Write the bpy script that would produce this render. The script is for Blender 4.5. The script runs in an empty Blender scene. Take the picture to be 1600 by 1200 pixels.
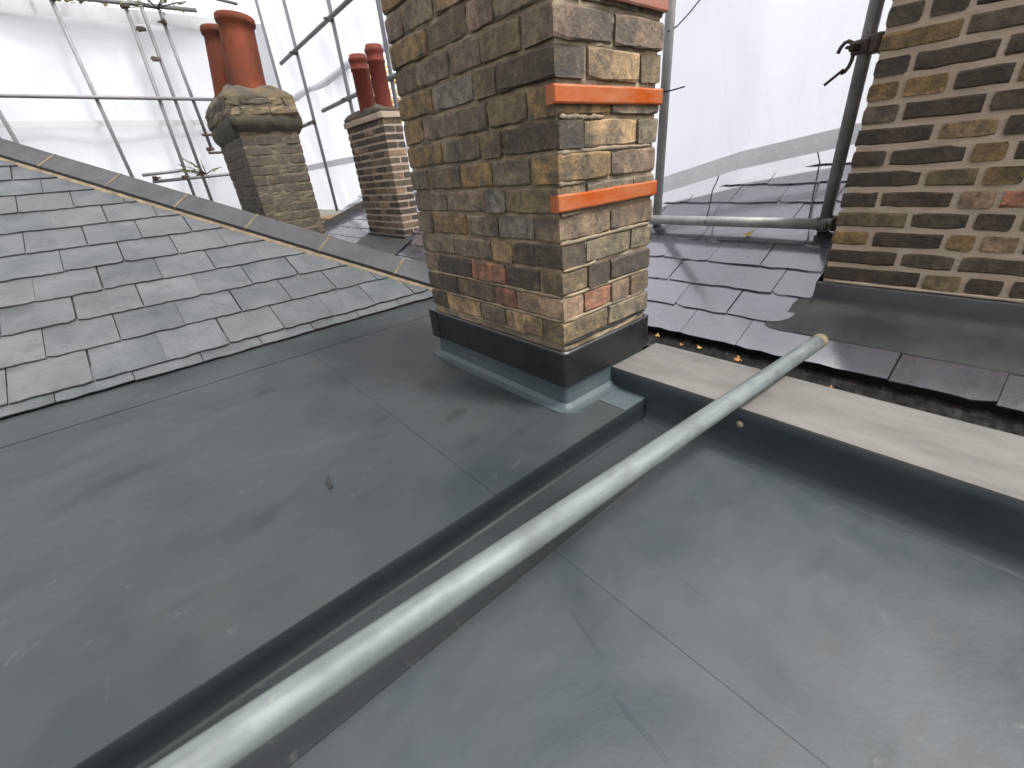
import bpy, bmesh, math, random
from mathutils import Vector, Matrix, noise
random.seed(7)
S = bpy.context.scene
COL = S.collection
R = math.radians

# ------------------------------------------------------------------ camera
cam = bpy.data.objects.new('camera', bpy.data.cameras.new('camera'))
COL.objects.link(cam)
RM = [[0.75461328, 0.35577405, -0.5513471], [-0.65052406, 0.29564293, -0.69958109], [-0.08589092, 0.88657774, 0.45453566]]
m = Matrix(RM).to_4x4(); m.translation = Vector((0, 0, 0.72))
cam.matrix_world = m
cam.data.sensor_width = 36.0
cam.data.lens = 662.0 / 1600.0 * 36.0
cam.data.clip_start = 0.02; cam.data.clip_end = 400
cam.data.dof.use_dof = True
cam.data.dof.focus_distance = 1.7
cam.data.dof.aperture_fstop = 4.0
S.camera = cam

# ------------------------------------------------------------------ light
SUN_EL, SUN_AZ = R(62), R(-62)          # azimuth measured from +x towards +y: behind the camera, to the right
W = bpy.data.worlds.new('World'); S.world = W; W.use_nodes = True
wn = W.node_tree.nodes; wl = W.node_tree.links; wn.clear()
sky = wn.new('ShaderNodeTexSky'); sky.sky_type = 'NISHITA'; sky.sun_disc = False
sky.sun_elevation = SUN_EL; sky.sun_rotation = math.pi / 2 - SUN_AZ
sky.dust_density = 5.0; sky.air_density = 1.0; sky.ozone_density = 1.0
hs = wn.new('ShaderNodeHueSaturation'); hs.inputs['Saturation'].default_value = 0.10
bg = wn.new('ShaderNodeBackground'); bg.inputs['Strength'].default_value = 0.15
wo = wn.new('ShaderNodeOutputWorld')
wl.new(sky.outputs[0], hs.inputs['Color']); wl.new(hs.outputs[0], bg.inputs['Color']); wl.new(bg.outputs[0], wo.inputs['Surface'])
sl = bpy.data.lights.new('sun', 'SUN'); sl.energy = 1.3; sl.angle = R(9); sl.color = (1.0, 0.985, 0.96)
so = bpy.data.objects.new('sun', sl); COL.objects.link(so)
d = Vector((math.cos(SUN_AZ) * math.cos(SUN_EL), math.sin(SUN_AZ) * math.cos(SUN_EL), math.sin(SUN_EL)))
so.rotation_euler = d.to_track_quat('Z', 'Y').to_euler()
S.view_settings.view_transform = 'Standard'; S.view_settings.look = 'None'
S.view_settings.gamma = 1.0; S.view_settings.use_curve_mapping = False
S.view_settings.exposure = 1.9

# ------------------------------------------------------------------ helpers
GAIN = 0.36          # photograph values are brighter than surface albedo
def lin(r, g, b):
    f = lambda v: (v / 255 / 12.92) if v / 255 <= 0.04045 else ((v / 255 + 0.055) / 1.055) ** 2.4
    return (f(r) * GAIN, f(g) * GAIN, f(b) * GAIN, 1.0)

def tag(o, label=None, cat=None, group=None, kind=None):
    if label: o['label'] = label
    if cat: o['category'] = cat
    if group: o['group'] = group
    if kind: o['kind'] = kind
    return o

def empty(name, loc=(0, 0, 0)):
    o = bpy.data.objects.new(name, None); COL.objects.link(o); o.location = loc
    o.empty_display_size = 0.05
    return o

def link(name, me, mat, parent=None, loc=(0, 0, 0), smooth=False, color=None):
    o = bpy.data.objects.new(name, me); COL.objects.link(o)
    if mat is not None and len(me.materials) == 0: me.materials.append(mat)
    if parent is not None: o.parent = parent
    o.location = loc
    if smooth:
        for p in me.polygons: p.use_smooth = True
    if color: o.color = color
    return o

def mesh(name, verts, faces):
    me = bpy.data.meshes.new(name); me.from_pydata([tuple(v) for v in verts], [], faces); me.update()
    bm = bmesh.new(); bm.from_mesh(me); bmesh.ops.recalc_face_normals(bm, faces=bm.faces); bm.to_mesh(me); bm.free()
    return me

def box_me(sx, sy, sz, bev=0.003, jit=0.0, name='box'):
    """box centred on the origin, bevelled edges, corners knocked about"""
    bm = bmesh.new(); bmesh.ops.create_cube(bm, size=1.0)
    for v in bm.verts:
        v.co = Vector((v.co.x * sx, v.co.y * sy, v.co.z * sz))
        v.co += Vector((random.uniform(-jit, jit), random.uniform(-jit, jit), random.uniform(-jit, jit)))
    if bev > 0: bmesh.ops.bevel(bm, geom=bm.edges[:], offset=bev, segments=1, affect='EDGES', profile=0.6)
    if jit > 0:
        for v in bm.verts: v.co += Vector([random.uniform(-jit, jit) * 0.35 for _ in range(3)])
    me = bpy.data.meshes.new(name); bm.to_mesh(me); bm.free()
    return me

def ragged_me(sx, sy, sz, bev, jit, name='brick'):
    """hand-made brick: octagonal section swept along its longer side, edges knocked about"""
    along_x = sx >= sy; L, Wd = (sx, sy) if along_x else (sy, sx)
    V, F = [], []; n = 4
    for i in range(n + 1):
        t = -L / 2 + L * i / n; k = 1.0 if 0 < i < n else 0.0
        hw, hh = Wd / 2, sz / 2; e = bev if k else bev * 2.2
        ring = [(-hw, -hh + e), (-hw, hh - e), (-hw + bev, hh), (hw - bev, hh), (hw, hh - e), (hw, -hh + e), (hw - bev, -hh), (-hw + bev, -hh)]
        for (a, b) in ring:
            a += random.uniform(-jit, jit) * 0.7; b += random.uniform(-jit, jit) * 1.2; tt = t + random.uniform(-jit, jit)
            if not k: a *= 0.985
            V.append((tt, a, b) if along_x else (a, tt, b))
    for i in range(n):
        for j in range(8):
            q = (j + 1) % 8; F.append((i * 8 + j, i * 8 + q, (i + 1) * 8 + q, (i + 1) * 8 + j))
    F.append(tuple(range(8))); F.append(tuple(n * 8 + j for j in range(8)))
    return mesh(name, V, F)

def box(name, a, b, mat, parent=None, bev=0.003, jit=0.0, base=(0, 0, 0), color=None):
    a = Vector(a); b = Vector(b); c = (a + b) / 2; s = b - a
    return link(name, box_me(abs(s.x), abs(s.y), abs(s.z), bev, jit, name), mat, parent, c - Vector(base), color=color)

def tube_me(p, q, r, n=20, hollow=0.0, name='tube', segs=1):
    p = Vector(p); q = Vector(q); ax = (q - p).normalized()
    u = ax.orthogonal().normalized(); v = ax.cross(u)
    V, F = [], []
    for k in range(segs + 1):
        c = p + (q - p) * k / segs
        for i in range(n):
            t = 2 * math.pi * i / n; V.append(c + (u * math.cos(t) + v * math.sin(t)) * r)
    for k in range(segs):
        for i in range(n):
            j = (i + 1) % n; F.append((k * n + i, k * n + j, (k + 1) * n + j, (k + 1) * n + i))
    if hollow > 0:
        o = len(V)
        for c in (p, q):
            for i in range(n):
                t = 2 * math.pi * i / n; V.append(c + (u * math.cos(t) + v * math.sin(t)) * (r - hollow))
        e = segs * n
        for i in range(n):
            j = (i + 1) % n
            F.append((o + j, o + i, o + n + i, o + n + j)); F.append((j, i, o + i, o + j)); F.append((e + i, e + j, o + n + j, o + n + i))
    else:
        F.append(tuple(range(n))[::-1]); F.append(tuple(segs * n + i for i in range(n)))
    me = bpy.data.meshes.new(name); me.from_pydata([tuple(x) for x in V], [], F); me.update()
    for pl in me.polygons:
        if len(pl.vertices) == 4: pl.use_smooth = True
    return me

def tube(name, p, q, r, mat, parent=None, n=20, hollow=0.0, base=(0, 0, 0)):
    b = Vector(base); me = tube_me(Vector(p) - b, Vector(q) - b, r, n, hollow, name)
    return link(name, me, mat, parent)

def path_me(pts, r, n=8, name='wire'):
    V, F = [], []
    pts = [Vector(p) for p in pts]
    for k, c in enumerate(pts):
        a = (pts[min(k + 1, len(pts) - 1)] - pts[max(k - 1, 0)]).normalized()
        u = a.cross(Vector((0.31, 0.2, 0.93))).normalized(); v = a.cross(u)
        rr = r[k] if isinstance(r, (list, tuple)) else r
        for i in range(n):
            t = 2 * math.pi * i / n; V.append(c + (u * math.cos(t) + v * math.sin(t)) * rr)
    for k in range(len(pts) - 1):
        for i in range(n):
            j = (i + 1) % n; F.append((k * n + i, k * n + j, (k + 1) * n + j, (k + 1) * n + i))
    F.append(tuple(range(n))[::-1]); F.append(tuple((len(pts) - 1) * n + i for i in range(n)))
    me = bpy.data.meshes.new(name); me.from_pydata([tuple(x) for x in V], [], F); me.update()
    for pl in me.polygons: pl.use_smooth = True
    return me

def lathe_me(prof, n=32, name='lathe'):
    V, F = [], []
    for r, z in prof:
        for i in range(n):
            t = 2 * math.pi * i / n; V.append((r * math.cos(t), r * math.sin(t), z))
    for k in range(len(prof) - 1):
        for i in range(n):
            j = (i + 1) % n; F.append((k * n + i, k * n + j, (k + 1) * n + j, (k + 1) * n + i))
    me = bpy.data.meshes.new(name); me.from_pydata(V, [], F); me.update()
    for pl in me.polygons: pl.use_smooth = True
    return me

# ------------------------------------------------------------------ materials
def mat_new(name):
    m = bpy.data.materials.new(name); m.use_nodes = True
    nt = m.node_tree; nt.nodes.clear()
    out = nt.nodes.new('ShaderNodeOutputMaterial'); b = nt.nodes.new('ShaderNodeBsdfPrincipled')
    nt.links.new(b.outputs[0], out.inputs['Surface'])
    return m, nt, b, out

class NB:
    """small node-building helper"""
    def __init__(s, nt): s.nt = nt
    def n(s, t, **k):
        o = s.nt.nodes.new(t)
        for a, v in k.items(): setattr(o, a, v)
        return o
    def l(s, a, b): s.nt.links.new(a, b)
    def coords(s, scale=(1, 1, 1), rnd=True, world=False, rot=(0, 0, 0)):
        tc = s.n('ShaderNodeTexCoord'); mp = s.n('ShaderNodeMapping'); mp.inputs['Scale'].default_value = scale
        mp.inputs['Rotation'].default_value = rot
        if world:
            g = s.n('ShaderNodeNewGeometry'); s.l(g.outputs['Position'], mp.inputs['Vector'])
        else: s.l(tc.outputs['Object'], mp.inputs['Vector'])
        if rnd and not world:
            oi = s.n('ShaderNodeObjectInfo'); mu = s.n('ShaderNodeMath', operation='MULTIPLY'); mu.inputs[1].default_value = 37.0
            s.l(oi.outputs['Random'], mu.inputs[0]); va = s.n('ShaderNodeVectorMath', operation='ADD')
            s.l(mp.outputs[0], va.inputs[0]); s.l(mu.outputs[0], va.inputs[1]); return va.outputs[0]
        return mp.outputs[0]
    def noise(s, vec, scale, detail=6, rough=0.6, dist=0.0):
        t = s.n('ShaderNodeTexNoise'); t.inputs['Scale'].default_value = scale; t.inputs['Detail'].default_value = detail
        t.inputs['Roughness'].default_value = rough; t.inputs['Distortion'].default_value = dist
        s.l(vec, t.inputs['Vector']); return t.outputs['Fac']
    def ramp(s, fac, stops):
        r = s.n('ShaderNodeValToRGB'); e = r.color_ramp.elements
        while len(e) < len(stops): e.new(0.5)
        for i, (p, c) in enumerate(stops):
            e[i].position = p; e[i].color = c if isinstance(c, tuple) else (c, c, c, 1)
        s.l(fac, r.inputs[0]); return r.outputs['Color']
    def mix(s, fac, a, b, mode='MIX'):
        x = s.n('ShaderNodeMix', data_type='RGBA', blend_type=mode)
        for sock, v in ((x.inputs[0], fac), (x.inputs[6], a), (x.inputs[7], b)):
            if hasattr(v, 'is_linked'): s.l(v, sock)
            else: sock.default_value = v
        return x.outputs[2]
    def math(s, op, a, b=0.5):
        x = s.n('ShaderNodeMath', operation=op)
        for i, v in enumerate((a, b)):
            if hasattr(v, 'is_linked'): s.l(v, x.inputs[i])
            else: x.inputs[i].default_value = v
        return x.outputs[0]
    def bump(s, h, strength, dist, prev=None):
        b = s.n('ShaderNodeBump'); b.inputs['Strength'].default_value = strength; b.inputs['Distance'].default_value = dist
        s.l(h, b.inputs['Height'])
        if prev is not None: s.l(prev, b.inputs['Normal'])
        return b.outputs[0]

def brick_mat(name, smear, smear_amt, soot=0.6):
    m, nt, b, out = mat_new(name); k = NB(nt)
    oi = k.n('ShaderNodeObjectInfo'); v = k.coords()
    n1 = k.noise(v, 16, 8, 0.7); n2 = k.noise(v, 55, 6, 0.65); n3 = k.noise(v, 7, 5, 0.6, 0.4)
    base = k.mix(k.ramp(n1, [(0.3, 0.55), (0.7, 1.45)]), (0, 0, 0, 1), oi.outputs['Color'], 'MIX')
    base = k.mix(1.0, oi.outputs['Color'], k.ramp(n1, [(0.30, 0.55), (0.50, 1.0), (0.70, 1.5)]), 'MULTIPLY')
    base = k.mix(1.0, base, k.ramp(k.noise(v, 42, 9, 0.75, 0.3), [(0.36, 0.55), (0.5, 1.0), (0.66, 1.3)]), 'MULTIPLY')
    dark = k.ramp(k.noise(v, 12, 10, 0.76, 0.7), [(0.48, 0.0), (0.60, 1.0)])
    base = k.mix(k.math('MULTIPLY', dark, soot), base, (0.018, 0.017, 0.016, 1))
    warm = k.ramp(k.noise(v, 11, 5, 0.6), [(0.55, 0.0), (0.7, 1.0)])
    base = k.mix(k.math('MULTIPLY', warm, 0.22), base, lin(150, 118, 78))
    sm = k.ramp(k.noise(v, 22, 9, 0.72, 0.6), [(0.55, 0.0), (0.72, 1.0)])
    base = k.mix(k.math('MULTIPLY', sm, smear_amt), base, smear)
    vw = k.coords(world=True, scale=(1, 1, 0.6))
    so_ = k.ramp(k.noise(vw, 6.5, 9, 0.68, 0.8), [(0.47, 0.0), (0.62, 1.0)])        # soot that runs across bricks and joints
    base = k.mix(k.math('MULTIPLY', so_, soot * 0.75), base, (0.016, 0.015, 0.013, 1))
    k.l(base, b.inputs['Base Color']); b.inputs['Roughness'].default_value = 0.88
    nrm = k.bump(n1, 0.9, 0.007); nrm = k.bump(n2, 0.9, 0.005, nrm); k.l(nrm, b.inputs['Normal'])
    return m

def mortar_mat(name, c1, c2, scale=14, soot=0.0):
    m, nt, b, out = mat_new(name); k = NB(nt); v = k.coords(world=True)
    n1 = k.noise(v, scale, 8, 0.65); n2 = k.noise(v, 90, 5, 0.6)
    cm = k.mix(k.ramp(n1, [(0.35, 0.0), (0.65, 1.0)]), c1, c2)
    if soot:
        so_ = k.ramp(k.noise(k.coords(world=True, scale=(1, 1, 0.6)), 6.5, 9, 0.68, 0.8), [(0.47, 0.0), (0.62, 1.0)])
        cm = k.mix(k.math('MULTIPLY', so_, soot), cm, (0.02, 0.018, 0.015, 1))
    k.l(cm, b.inputs['Base Color'])
    b.inputs['Roughness'].default_value = 0.92
    k.l(k.bump(n2, 0.6, 0.004, k.bump(n1, 0.6, 0.008)), b.inputs['Normal'])
    return m

def slate_mat(name, c1, c2, rough, lich=None, lamt=0.0, spec=0.5, tint=0.0, coat=0.0, bs=1.0):
    m, nt, b, out = mat_new(name); k = NB(nt)
    oi = k.n('ShaderNodeObjectInfo'); v = k.coords()
    vs = k.coords(scale=(1, 3.0, 1), rot=(0, 0, 0.5))
    n1 = k.noise(v, 5, 7, 0.6, 0.3); n2 = k.noise(vs, 22, 8, 0.7, 0.8); n3 = k.noise(v, 120, 4, 0.6)
    col = k.mix(k.ramp(n1, [(0.3, 0.0), (0.7, 1.0)]), c1, c2)
    var = k.ramp(oi.outputs['Random'], [(0.0, 0.88), (1.0, 1.12)])
    col = k.mix(1.0, col, var, 'MULTIPLY')
    if tint > 0:
        f = k.ramp(k.math('FRACT', k.math('MULTIPLY', oi.outputs['Random'], 7.3)), [(0.55, 0.0), (0.9, 1.0)])
        col = k.mix(k.math('MULTIPLY', f, tint), col, lin(118, 112, 114))
    if lich:
        sp = k.ramp(k.noise(v, 30, 9, 0.7, 0.5), [(0.60, 0.0), (0.68, 1.0)])
        col = k.mix(k.math('MULTIPLY', sp, lamt), col, lich)
        col = k.mix(k.math('MULTIPLY', k.ramp(k.noise(v, 9, 8, 0.75, 1.0), [(0.52, 0.0), (0.62, 1.0)]), 0.35), col, tuple(x * 0.45 for x in c1[:3]) + (1,))
    k.l(col, b.inputs['Base Color'])
    k.l(k.ramp(n1, [(0.3, rough - 0.06), (0.7, rough + 0.1)]), b.inputs['Roughness'])
    b.inputs['Specular IOR Level'].default_value = spec
    nr = k.bump(n3, 0.25 * bs, 0.001, k.bump(n2, 0.55 * bs, 0.004, k.bump(n1, 0.35 * bs, 0.006)))
    k.l(nr, b.inputs['Normal'])
    if coat:
        b.inputs['Coat Weight'].default_value = coat; b.inputs['Coat Roughness'].default_value = 0.10; b.inputs['Coat IOR'].default_value = 2.6
        k.l(k.bump(n2, 0.06, 0.003), b.inputs['Coat Normal'])
    return m

def deck_mat(name, c1, c2, rough, stains=True, dirt=lin(96, 86, 80), spec=0.28, dk_=0.72, spots=()):
    m, nt, b, out = mat_new(name); k = NB(nt)
    c1, c2, dirt = [tuple(x * dk_ for x in c[:3]) + (1,) for c in (c1, c2, dirt)]
    v = k.coords(world=True); vs = k.coords(world=True, scale=(1.0, 3.0, 1), rot=(0, 0, 0.35))
    vr = k.coords(world=True, scale=(6.0, 1.0, 1), rot=(0, 0, -0.2))
    n1 = k.noise(v, 2.2, 7, 0.6, 0.4); n2 = k.noise(vs, 6, 8, 0.65, 0.6); n3 = k.noise(v, 140, 4, 0.6); n4 = k.noise(v, 13, 8, 0.7, 0.4)
    col = k.mix(k.ramp(n1, [(0.36, 0.0), (0.64, 1.0)]), c1, c2)
    col = k.mix(k.math('MULTIPLY', k.ramp(n2, [(0.45, 0.0), (0.75, 1.0)]), 0.28), col, dirt)
    if stains:
        dk = k.ramp(k.noise(vs, 2.6, 5, 0.55, 0.5), [(0.60, 0.0), (0.66, 1.0)])
        col = k.mix(k.math('MULTIPLY', dk, 0.25), col, lin(44, 48, 50))
        lt = k.ramp(n4, [(0.63, 0.0), (0.74, 1.0)])
        col = k.mix(k.math('MULTIPLY', lt, 0.55), col, lin(128, 130, 130))
        st = k.ramp(k.noise(vr, 9, 8, 0.7, 0.2), [(0.64, 0.0), (0.76, 1.0)])
        col = k.mix(k.math('MULTIPLY', st, 0.45), col, lin(122, 122, 122))
    for (sx_, sy_, rx_, ry_, rz_, am_) in spots:      # individual stains where the photograph has them
        g = k.n('ShaderNodeNewGeometry'); mp = k.n('ShaderNodeMapping', vector_type='TEXTURE')
        mp.inputs['Location'].default_value = (sx_, sy_, 0); mp.inputs['Rotation'].default_value = (0, 0, rz_); mp.inputs['Scale'].default_value = (rx_, ry_, 1)
        k.l(g.outputs['Position'], mp.inputs['Vector'])
        ln = k.n('ShaderNodeVectorMath', operation='LENGTH'); k.l(mp.outputs[0], ln.inputs[0])
        f_ = k.math('ADD', ln.outputs['Value'], k.math('MULTIPLY', k.math('SUBTRACT', k.noise(v, 16, 6, 0.6, 0.6), 0.5), 2.2))
        f_ = k.ramp(f_, [(0.45, 1.0), (1.0, 0.0)])
        col = k.mix(k.math('MULTIPLY', f_, am_), col, lin(34, 38, 40))
    k.l(col, b.inputs['Base Color'])
    k.l(k.mix(0.5, k.ramp(n2, [(0.3, rough - 0.04), (0.7, rough + 0.22)]), k.ramp(n1, [(0.35, rough - 0.16), (0.65, rough + 0.16)])), b.inputs['Roughness'])
    b.inputs['Specular IOR Level'].default_value = spec
    k.l(k.bump(n3, 0.18, 0.0012, k.bump(n4, 0.08, 0.005, k.bump(n1, 0.15, 0.02))), b.inputs['Normal'])
    return m

def plain(name, c, rough=0.6, metal=0.0, nscale=30, amt=0.2, bump=0.3, c2=None, spec=0.5, world=False, stretch=(1, 1, 1)):
    m, nt, b, out = mat_new(name); k = NB(nt); v = k.coords(world=world, scale=stretch)
    n1 = k.noise(v, nscale, 7, 0.62)
    c2 = c2 or tuple(x * 0.6 for x in c[:3]) + (1,)
    k.l(k.mix(k.math('MULTIPLY', k.ramp(n1, [(0.35, 0.0), (0.7, 1.0)]), amt), c, c2), b.inputs['Base Color'])
    b.inputs['Metallic'].default_value = metal
    k.l(k.ramp(n1, [(0.3, max(rough - 0.06, 0.03)), (0.7, min(rough + 0.1, 1))]), b.inputs['Roughness'])
    b.inputs['Specular IOR Level'].default_value = spec
    k.l(k.bump(n1, bump, 0.003), b.inputs['Normal'])
    return m

def sheet_mat(name, c, f=0.55, scale=3.0):
    m, nt, b, out = mat_new(name); k = NB(nt); nt.nodes.remove(b)
    v = k.coords(world=True, scale=(1, 1, 0.35))
    n1 = k.noise(v, scale, 6, 0.6, 0.5)
    col = k.mix(k.ramp(n1, [(0.3, 0.0), (0.7, 1.0)]), tuple(x * 0.93 for x in c[:3]) + (1,), c)
    df = k.n('ShaderNodeBsdfDiffuse'); tr = k.n('ShaderNodeBsdfTranslucent'); mx = k.n('ShaderNodeMixShader')
    nr = k.bump(n1, 0.25, 0.03)
    for s_ in (df, tr): k.l(col, s_.inputs['Color']); k.l(nr, s_.inputs['Normal'])
    mx.inputs[0].default_value = f
    k.l(df.outputs[0], mx.inputs[1]); k.l(tr.outputs[0], mx.inputs[2]); k.l(mx.outputs[0], out.inputs['Surface'])
    return m

MB1 = brick_mat('weathered_stock_brick', lin(172, 152, 122), 0.70, 0.62)
MB2 = brick_mat('repointed_stock_brick', lin(150, 128, 98), 0.30, 0.45)
MM1 = mortar_mat('old_sandy_mortar', lin(146, 130, 106), lin(190, 168, 136), 14, 0.4)
MM2 = mortar_mat('new_buff_mortar', lin(214, 192, 168), lin(234, 212, 188), 5)
MM3 = mortar_mat('grey_old_mortar', lin(98, 88, 70), lin(134, 120, 96))
MS1 = slate_mat('dry_grey_slate', lin(60, 67, 71), lin(100, 102, 106), 0.62, lin(150, 152, 150), 0.25, tint=0.25, bs=1.7)
MS2 = slate_mat('wet_purple_slate', lin(84, 81, 93), lin(110, 105, 119), 0.28, lin(120, 118, 110), 0.3, spec=0.7, coat=1.0, bs=0.6)
SPOTS = [(0.17, 1.83, .06, .03, .2, .55), (-0.30, 1.54, .13, .06, .3, .40), (0.00, 1.04, .05, .03, .6, .35), (0.60, 1.08, .06, .035, .2, .5), (0.66, 1.35, .10, .05, .9, .40), (0.78, 1.05, .07, .16, .2, .45), (0.55, 0.92, .06, .025, .1, .3), (0.70, 1.60, .08, .05, .1, .35), (0.40, 1.25, .05, .02, .3, .3)]
MD1 = deck_mat('grey_roof_membrane', lin(92, 104, 110), lin(122, 129, 132), 0.44, spots=SPOTS, dk_=0.33, spec=0.27)
MD2 = deck_mat('grey_roof_membrane_lower', lin(90, 101, 107), lin(124, 130, 134), 0.44, dk_=0.49, spec=0.28)
MD3 = deck_mat('membrane_upstand', lin(88, 102, 108), lin(104, 116, 120), 0.42, False, dk_=0.8)
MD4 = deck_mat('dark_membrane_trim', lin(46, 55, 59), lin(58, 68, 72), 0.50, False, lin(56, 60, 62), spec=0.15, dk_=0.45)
MCOP = plain('pale_coping', lin(134, 129, 124), 0.7, 0, 11, 0.9, 0.4, lin(92, 89, 84), world=True, stretch=(1, 0.35, 1))
MBLK = plain('black_plastic', lin(30, 30, 31), 0.38, 0, 12, 0.5, 0.12, lin(44, 44, 44), world=True)
MGUT = plain('black_gutter', lin(16, 16, 16), 0.3, 0, 20, 0.5, 0.2, lin(26, 24, 22))
MDEB = plain('gutter_silt', lin(16, 14, 12), 0.6, 0, 35, 0.6, 0.9, lin(52, 40, 26), spec=0.3)
MLEAD = plain('lead_sheet', lin(56, 58, 60), 0.50, 0.0, 4, 0.9, 0.4, lin(112, 112, 106), world=True, spec=0.3)
MLEADD = plain('dark_lead', lin(62, 64, 70), 0.48, 0.0, 8, 0.6, 0.4, lin(40, 42, 46), world=True)
MORG = plain('orange_plastic', lin(206, 92, 18), 0.42, 0, 26, 0.95, 0.4, lin(214, 134, 92), stretch=(0.35, 1, 1), spec=0.3)
MORG2 = plain('faded_orange_plastic', lin(214, 120, 88), 0.5, 0, 12, 0.9, 0.2, lin(150, 136, 128))
def pole_mat():
    m, nt, b, out = mat_new('galvanised_tube'); k = NB(nt)
    vs = k.coords(scale=(0.10, 1, 1)); v = k.coords()
    n1 = k.noise(vs, 40, 6, 0.6); n2 = k.noise(v, 24, 8, 0.7, 0.4); n3 = k.noise(v, 9, 5, 0.6)
    col = k.mix(k.ramp(n1, [(0.35, 0.0), (0.65, 1.0)]), lin(112, 120, 121), lin(148, 155, 155))
    col = k.mix(k.math('MULTIPLY', k.ramp(n3, [(0.5, 0.0), (0.65, 1.0)]), 0.45), col, lin(86, 90, 87))
    col = k.mix(k.math('MULTIPLY', k.ramp(n2, [(0.66, 0.0), (0.70, 1.0)]), 0.85), col, lin(168, 162, 148))
    col = k.mix(k.math('MULTIPLY', k.ramp(k.noise(v, 17, 8, 0.7), [(0.66, 0.0), (0.72, 1.0)]), 0.6), col, lin(104, 84, 66))
    k.l(col, b.inputs['Base Color']); b.inputs['Metallic'].default_value = 0.2
    k.l(k.ramp(n3, [(0.3, 0.52), (0.7, 0.70)]), b.inputs['Roughness'])
    k.l(k.bump(n2, 0.35, 0.0015), b.inputs['Normal'])
    return m
MPOLE = pole_mat()
MPOLED = plain('dull_galvanised_tube', lin(226, 224, 220), 0.5, 0.25, 10, 0.5, 0.2, lin(98, 98, 96))
MCLAMP = plain('rusty_steel_coupler', lin(96, 88, 80), 0.6, 0.3, 40, 0.7, 0.5, lin(110, 78, 60))
MPOT = plain('terracotta', lin(156, 78, 50), 0.75, 0, 5, 0.9, 0.4, lin(84, 56, 46), stretch=(1, 1, 0.5), spec=0.15)
MPOT2 = plain('red_terracotta', lin(158, 72, 54), 0.7, 0, 8, 0.8, 0.3, lin(120, 62, 52), stretch=(1, 1, 0.4), spec=0.2)
MRIDGE = plain('grey_ridge_tile', lin(84, 82, 84), 0.75, 0, 6, 0.7, 0.35, lin(64, 64, 66), spec=0.3)
MSHEET = sheet_mat('white_scaffold_sheeting', (0.665, 0.67, 0.71, 1))
MHEM = sheet_mat('sheeting_hem', (0.50, 0.50, 0.51, 1), 0.4, 9)
MROLL = sheet_mat('rolled_sheeting', (0.78, 0.78, 0.8, 1), 0.3, 9)
MLEAFY = plain('yellow_leaf', tuple(x * 1.6 for x in lin(226, 190, 112)[:3]) + (1,), 0.6, 0, 40, 0.6, 0.3, lin(160, 112, 54))
MLEAFO = plain('orange_brown_leaf', tuple(x * 1.5 for x in lin(214, 150, 84)[:3]) + (1,), 0.6, 0, 40, 0.6, 0.3, lin(120, 76, 40))
MFOL = plain('autumn_foliage', lin(150, 140, 46), 0.6, 0, 1.2, 0.9, 0.1, lin(84, 92, 44))
MBARK = plain('dark_bark', lin(58, 52, 46), 0.9, 0, 20, 0.6, 0.6)
MUNDER = plain('dark_underlay', lin(34, 34, 36), 0.9)
MPINK = plain('purple_membrane', lin(110, 46, 84), 0.6)
MWOOD = plain('plywood', lin(196, 150, 96), 0.7, 0, 10, 0.5, 0.2, lin(170, 124, 78))
MPEB = plain('beige_putty', lin(168, 152, 122), 0.8)
MGROUND = plain('garden_ground', lin(90, 92, 80), 0.95, 0, 0.5, 0.7, 0.3, lin(110, 104, 92), world=True)

PAL = dict(o=lin(112, 97, 73), g=lin(114, 104, 86), k=lin(70, 60, 50), b=lin(134, 110, 74), m=lin(120, 102, 86),
           r=lin(150, 104, 82), p=lin(148, 124, 104), t=lin(154, 130, 98), s=lin(114, 109, 103), d=lin(80, 71, 58))

# ------------------------------------------------------------------ ground far below
gm = mesh('ground', [(-200, -200, -8.5), (200, -200, -8.5), (200, 200, -8.5), (-200, 200, -8.5)], [(0, 1, 2, 3)])
tag(link('ground', gm, MGROUND), kind='structure')

# ------------------------------------------------------------------ flat roof
CX, CY, CX2, CY2 = 0.869, 0.83, 1.298, 1.59       # main chimney footprint
SY = 0.682                                        # step edge
ZL = -0.072                                       # lower deck level

def grid_sheet(name, x0, x1, y0, y1, z, mat, parent=None, nx=60, ny=40, amp=0.0015, thick=0.0, kind=None):
    V, F = [], []
    for j in range(ny + 1):
        for i in range(nx + 1):
            x = x0 + (x1 - x0) * i / nx; y = y0 + (y1 - y0) * j / ny
            V.append((x, y, z + amp * noise.noise(Vector((x * 2.1, y * 2.1, 0.0)))))
    for j in range(ny):
        for i in range(nx):
            a = j * (nx + 1) + i; F.append((a, a + 1, a + nx + 2, a + nx + 1))
    if thick:
        o = len(V); ring = [i for i in range(nx + 1)] + [(j + 1) * (nx + 1) - 1 for j in range(1, ny + 1)] + \
            [ny * (nx + 1) + i for i in range(nx - 1, -1, -1)] + [j * (nx + 1) for j in range(ny - 1, 0, -1)]
        nr_ = len(ring)
        for r_ in ring: V.append(V[r_])
        for r_ in ring: V.append((V[r_][0], V[r_][1], V[r_][2] - thick))
        for a in range(nr_):
            b_ = (a + 1) % nr_; F.append((o + b_, o + a, o + nr_ + a, o + nr_ + b_))
    me = bpy.data.meshes.new(name); me.from_pydata([tuple(v) for v in V], [], F); me.update()
    for p in me.polygons: p.use_smooth = abs(p.normal.z) > 0.5
    return link(name, me, mat, parent)

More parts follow.
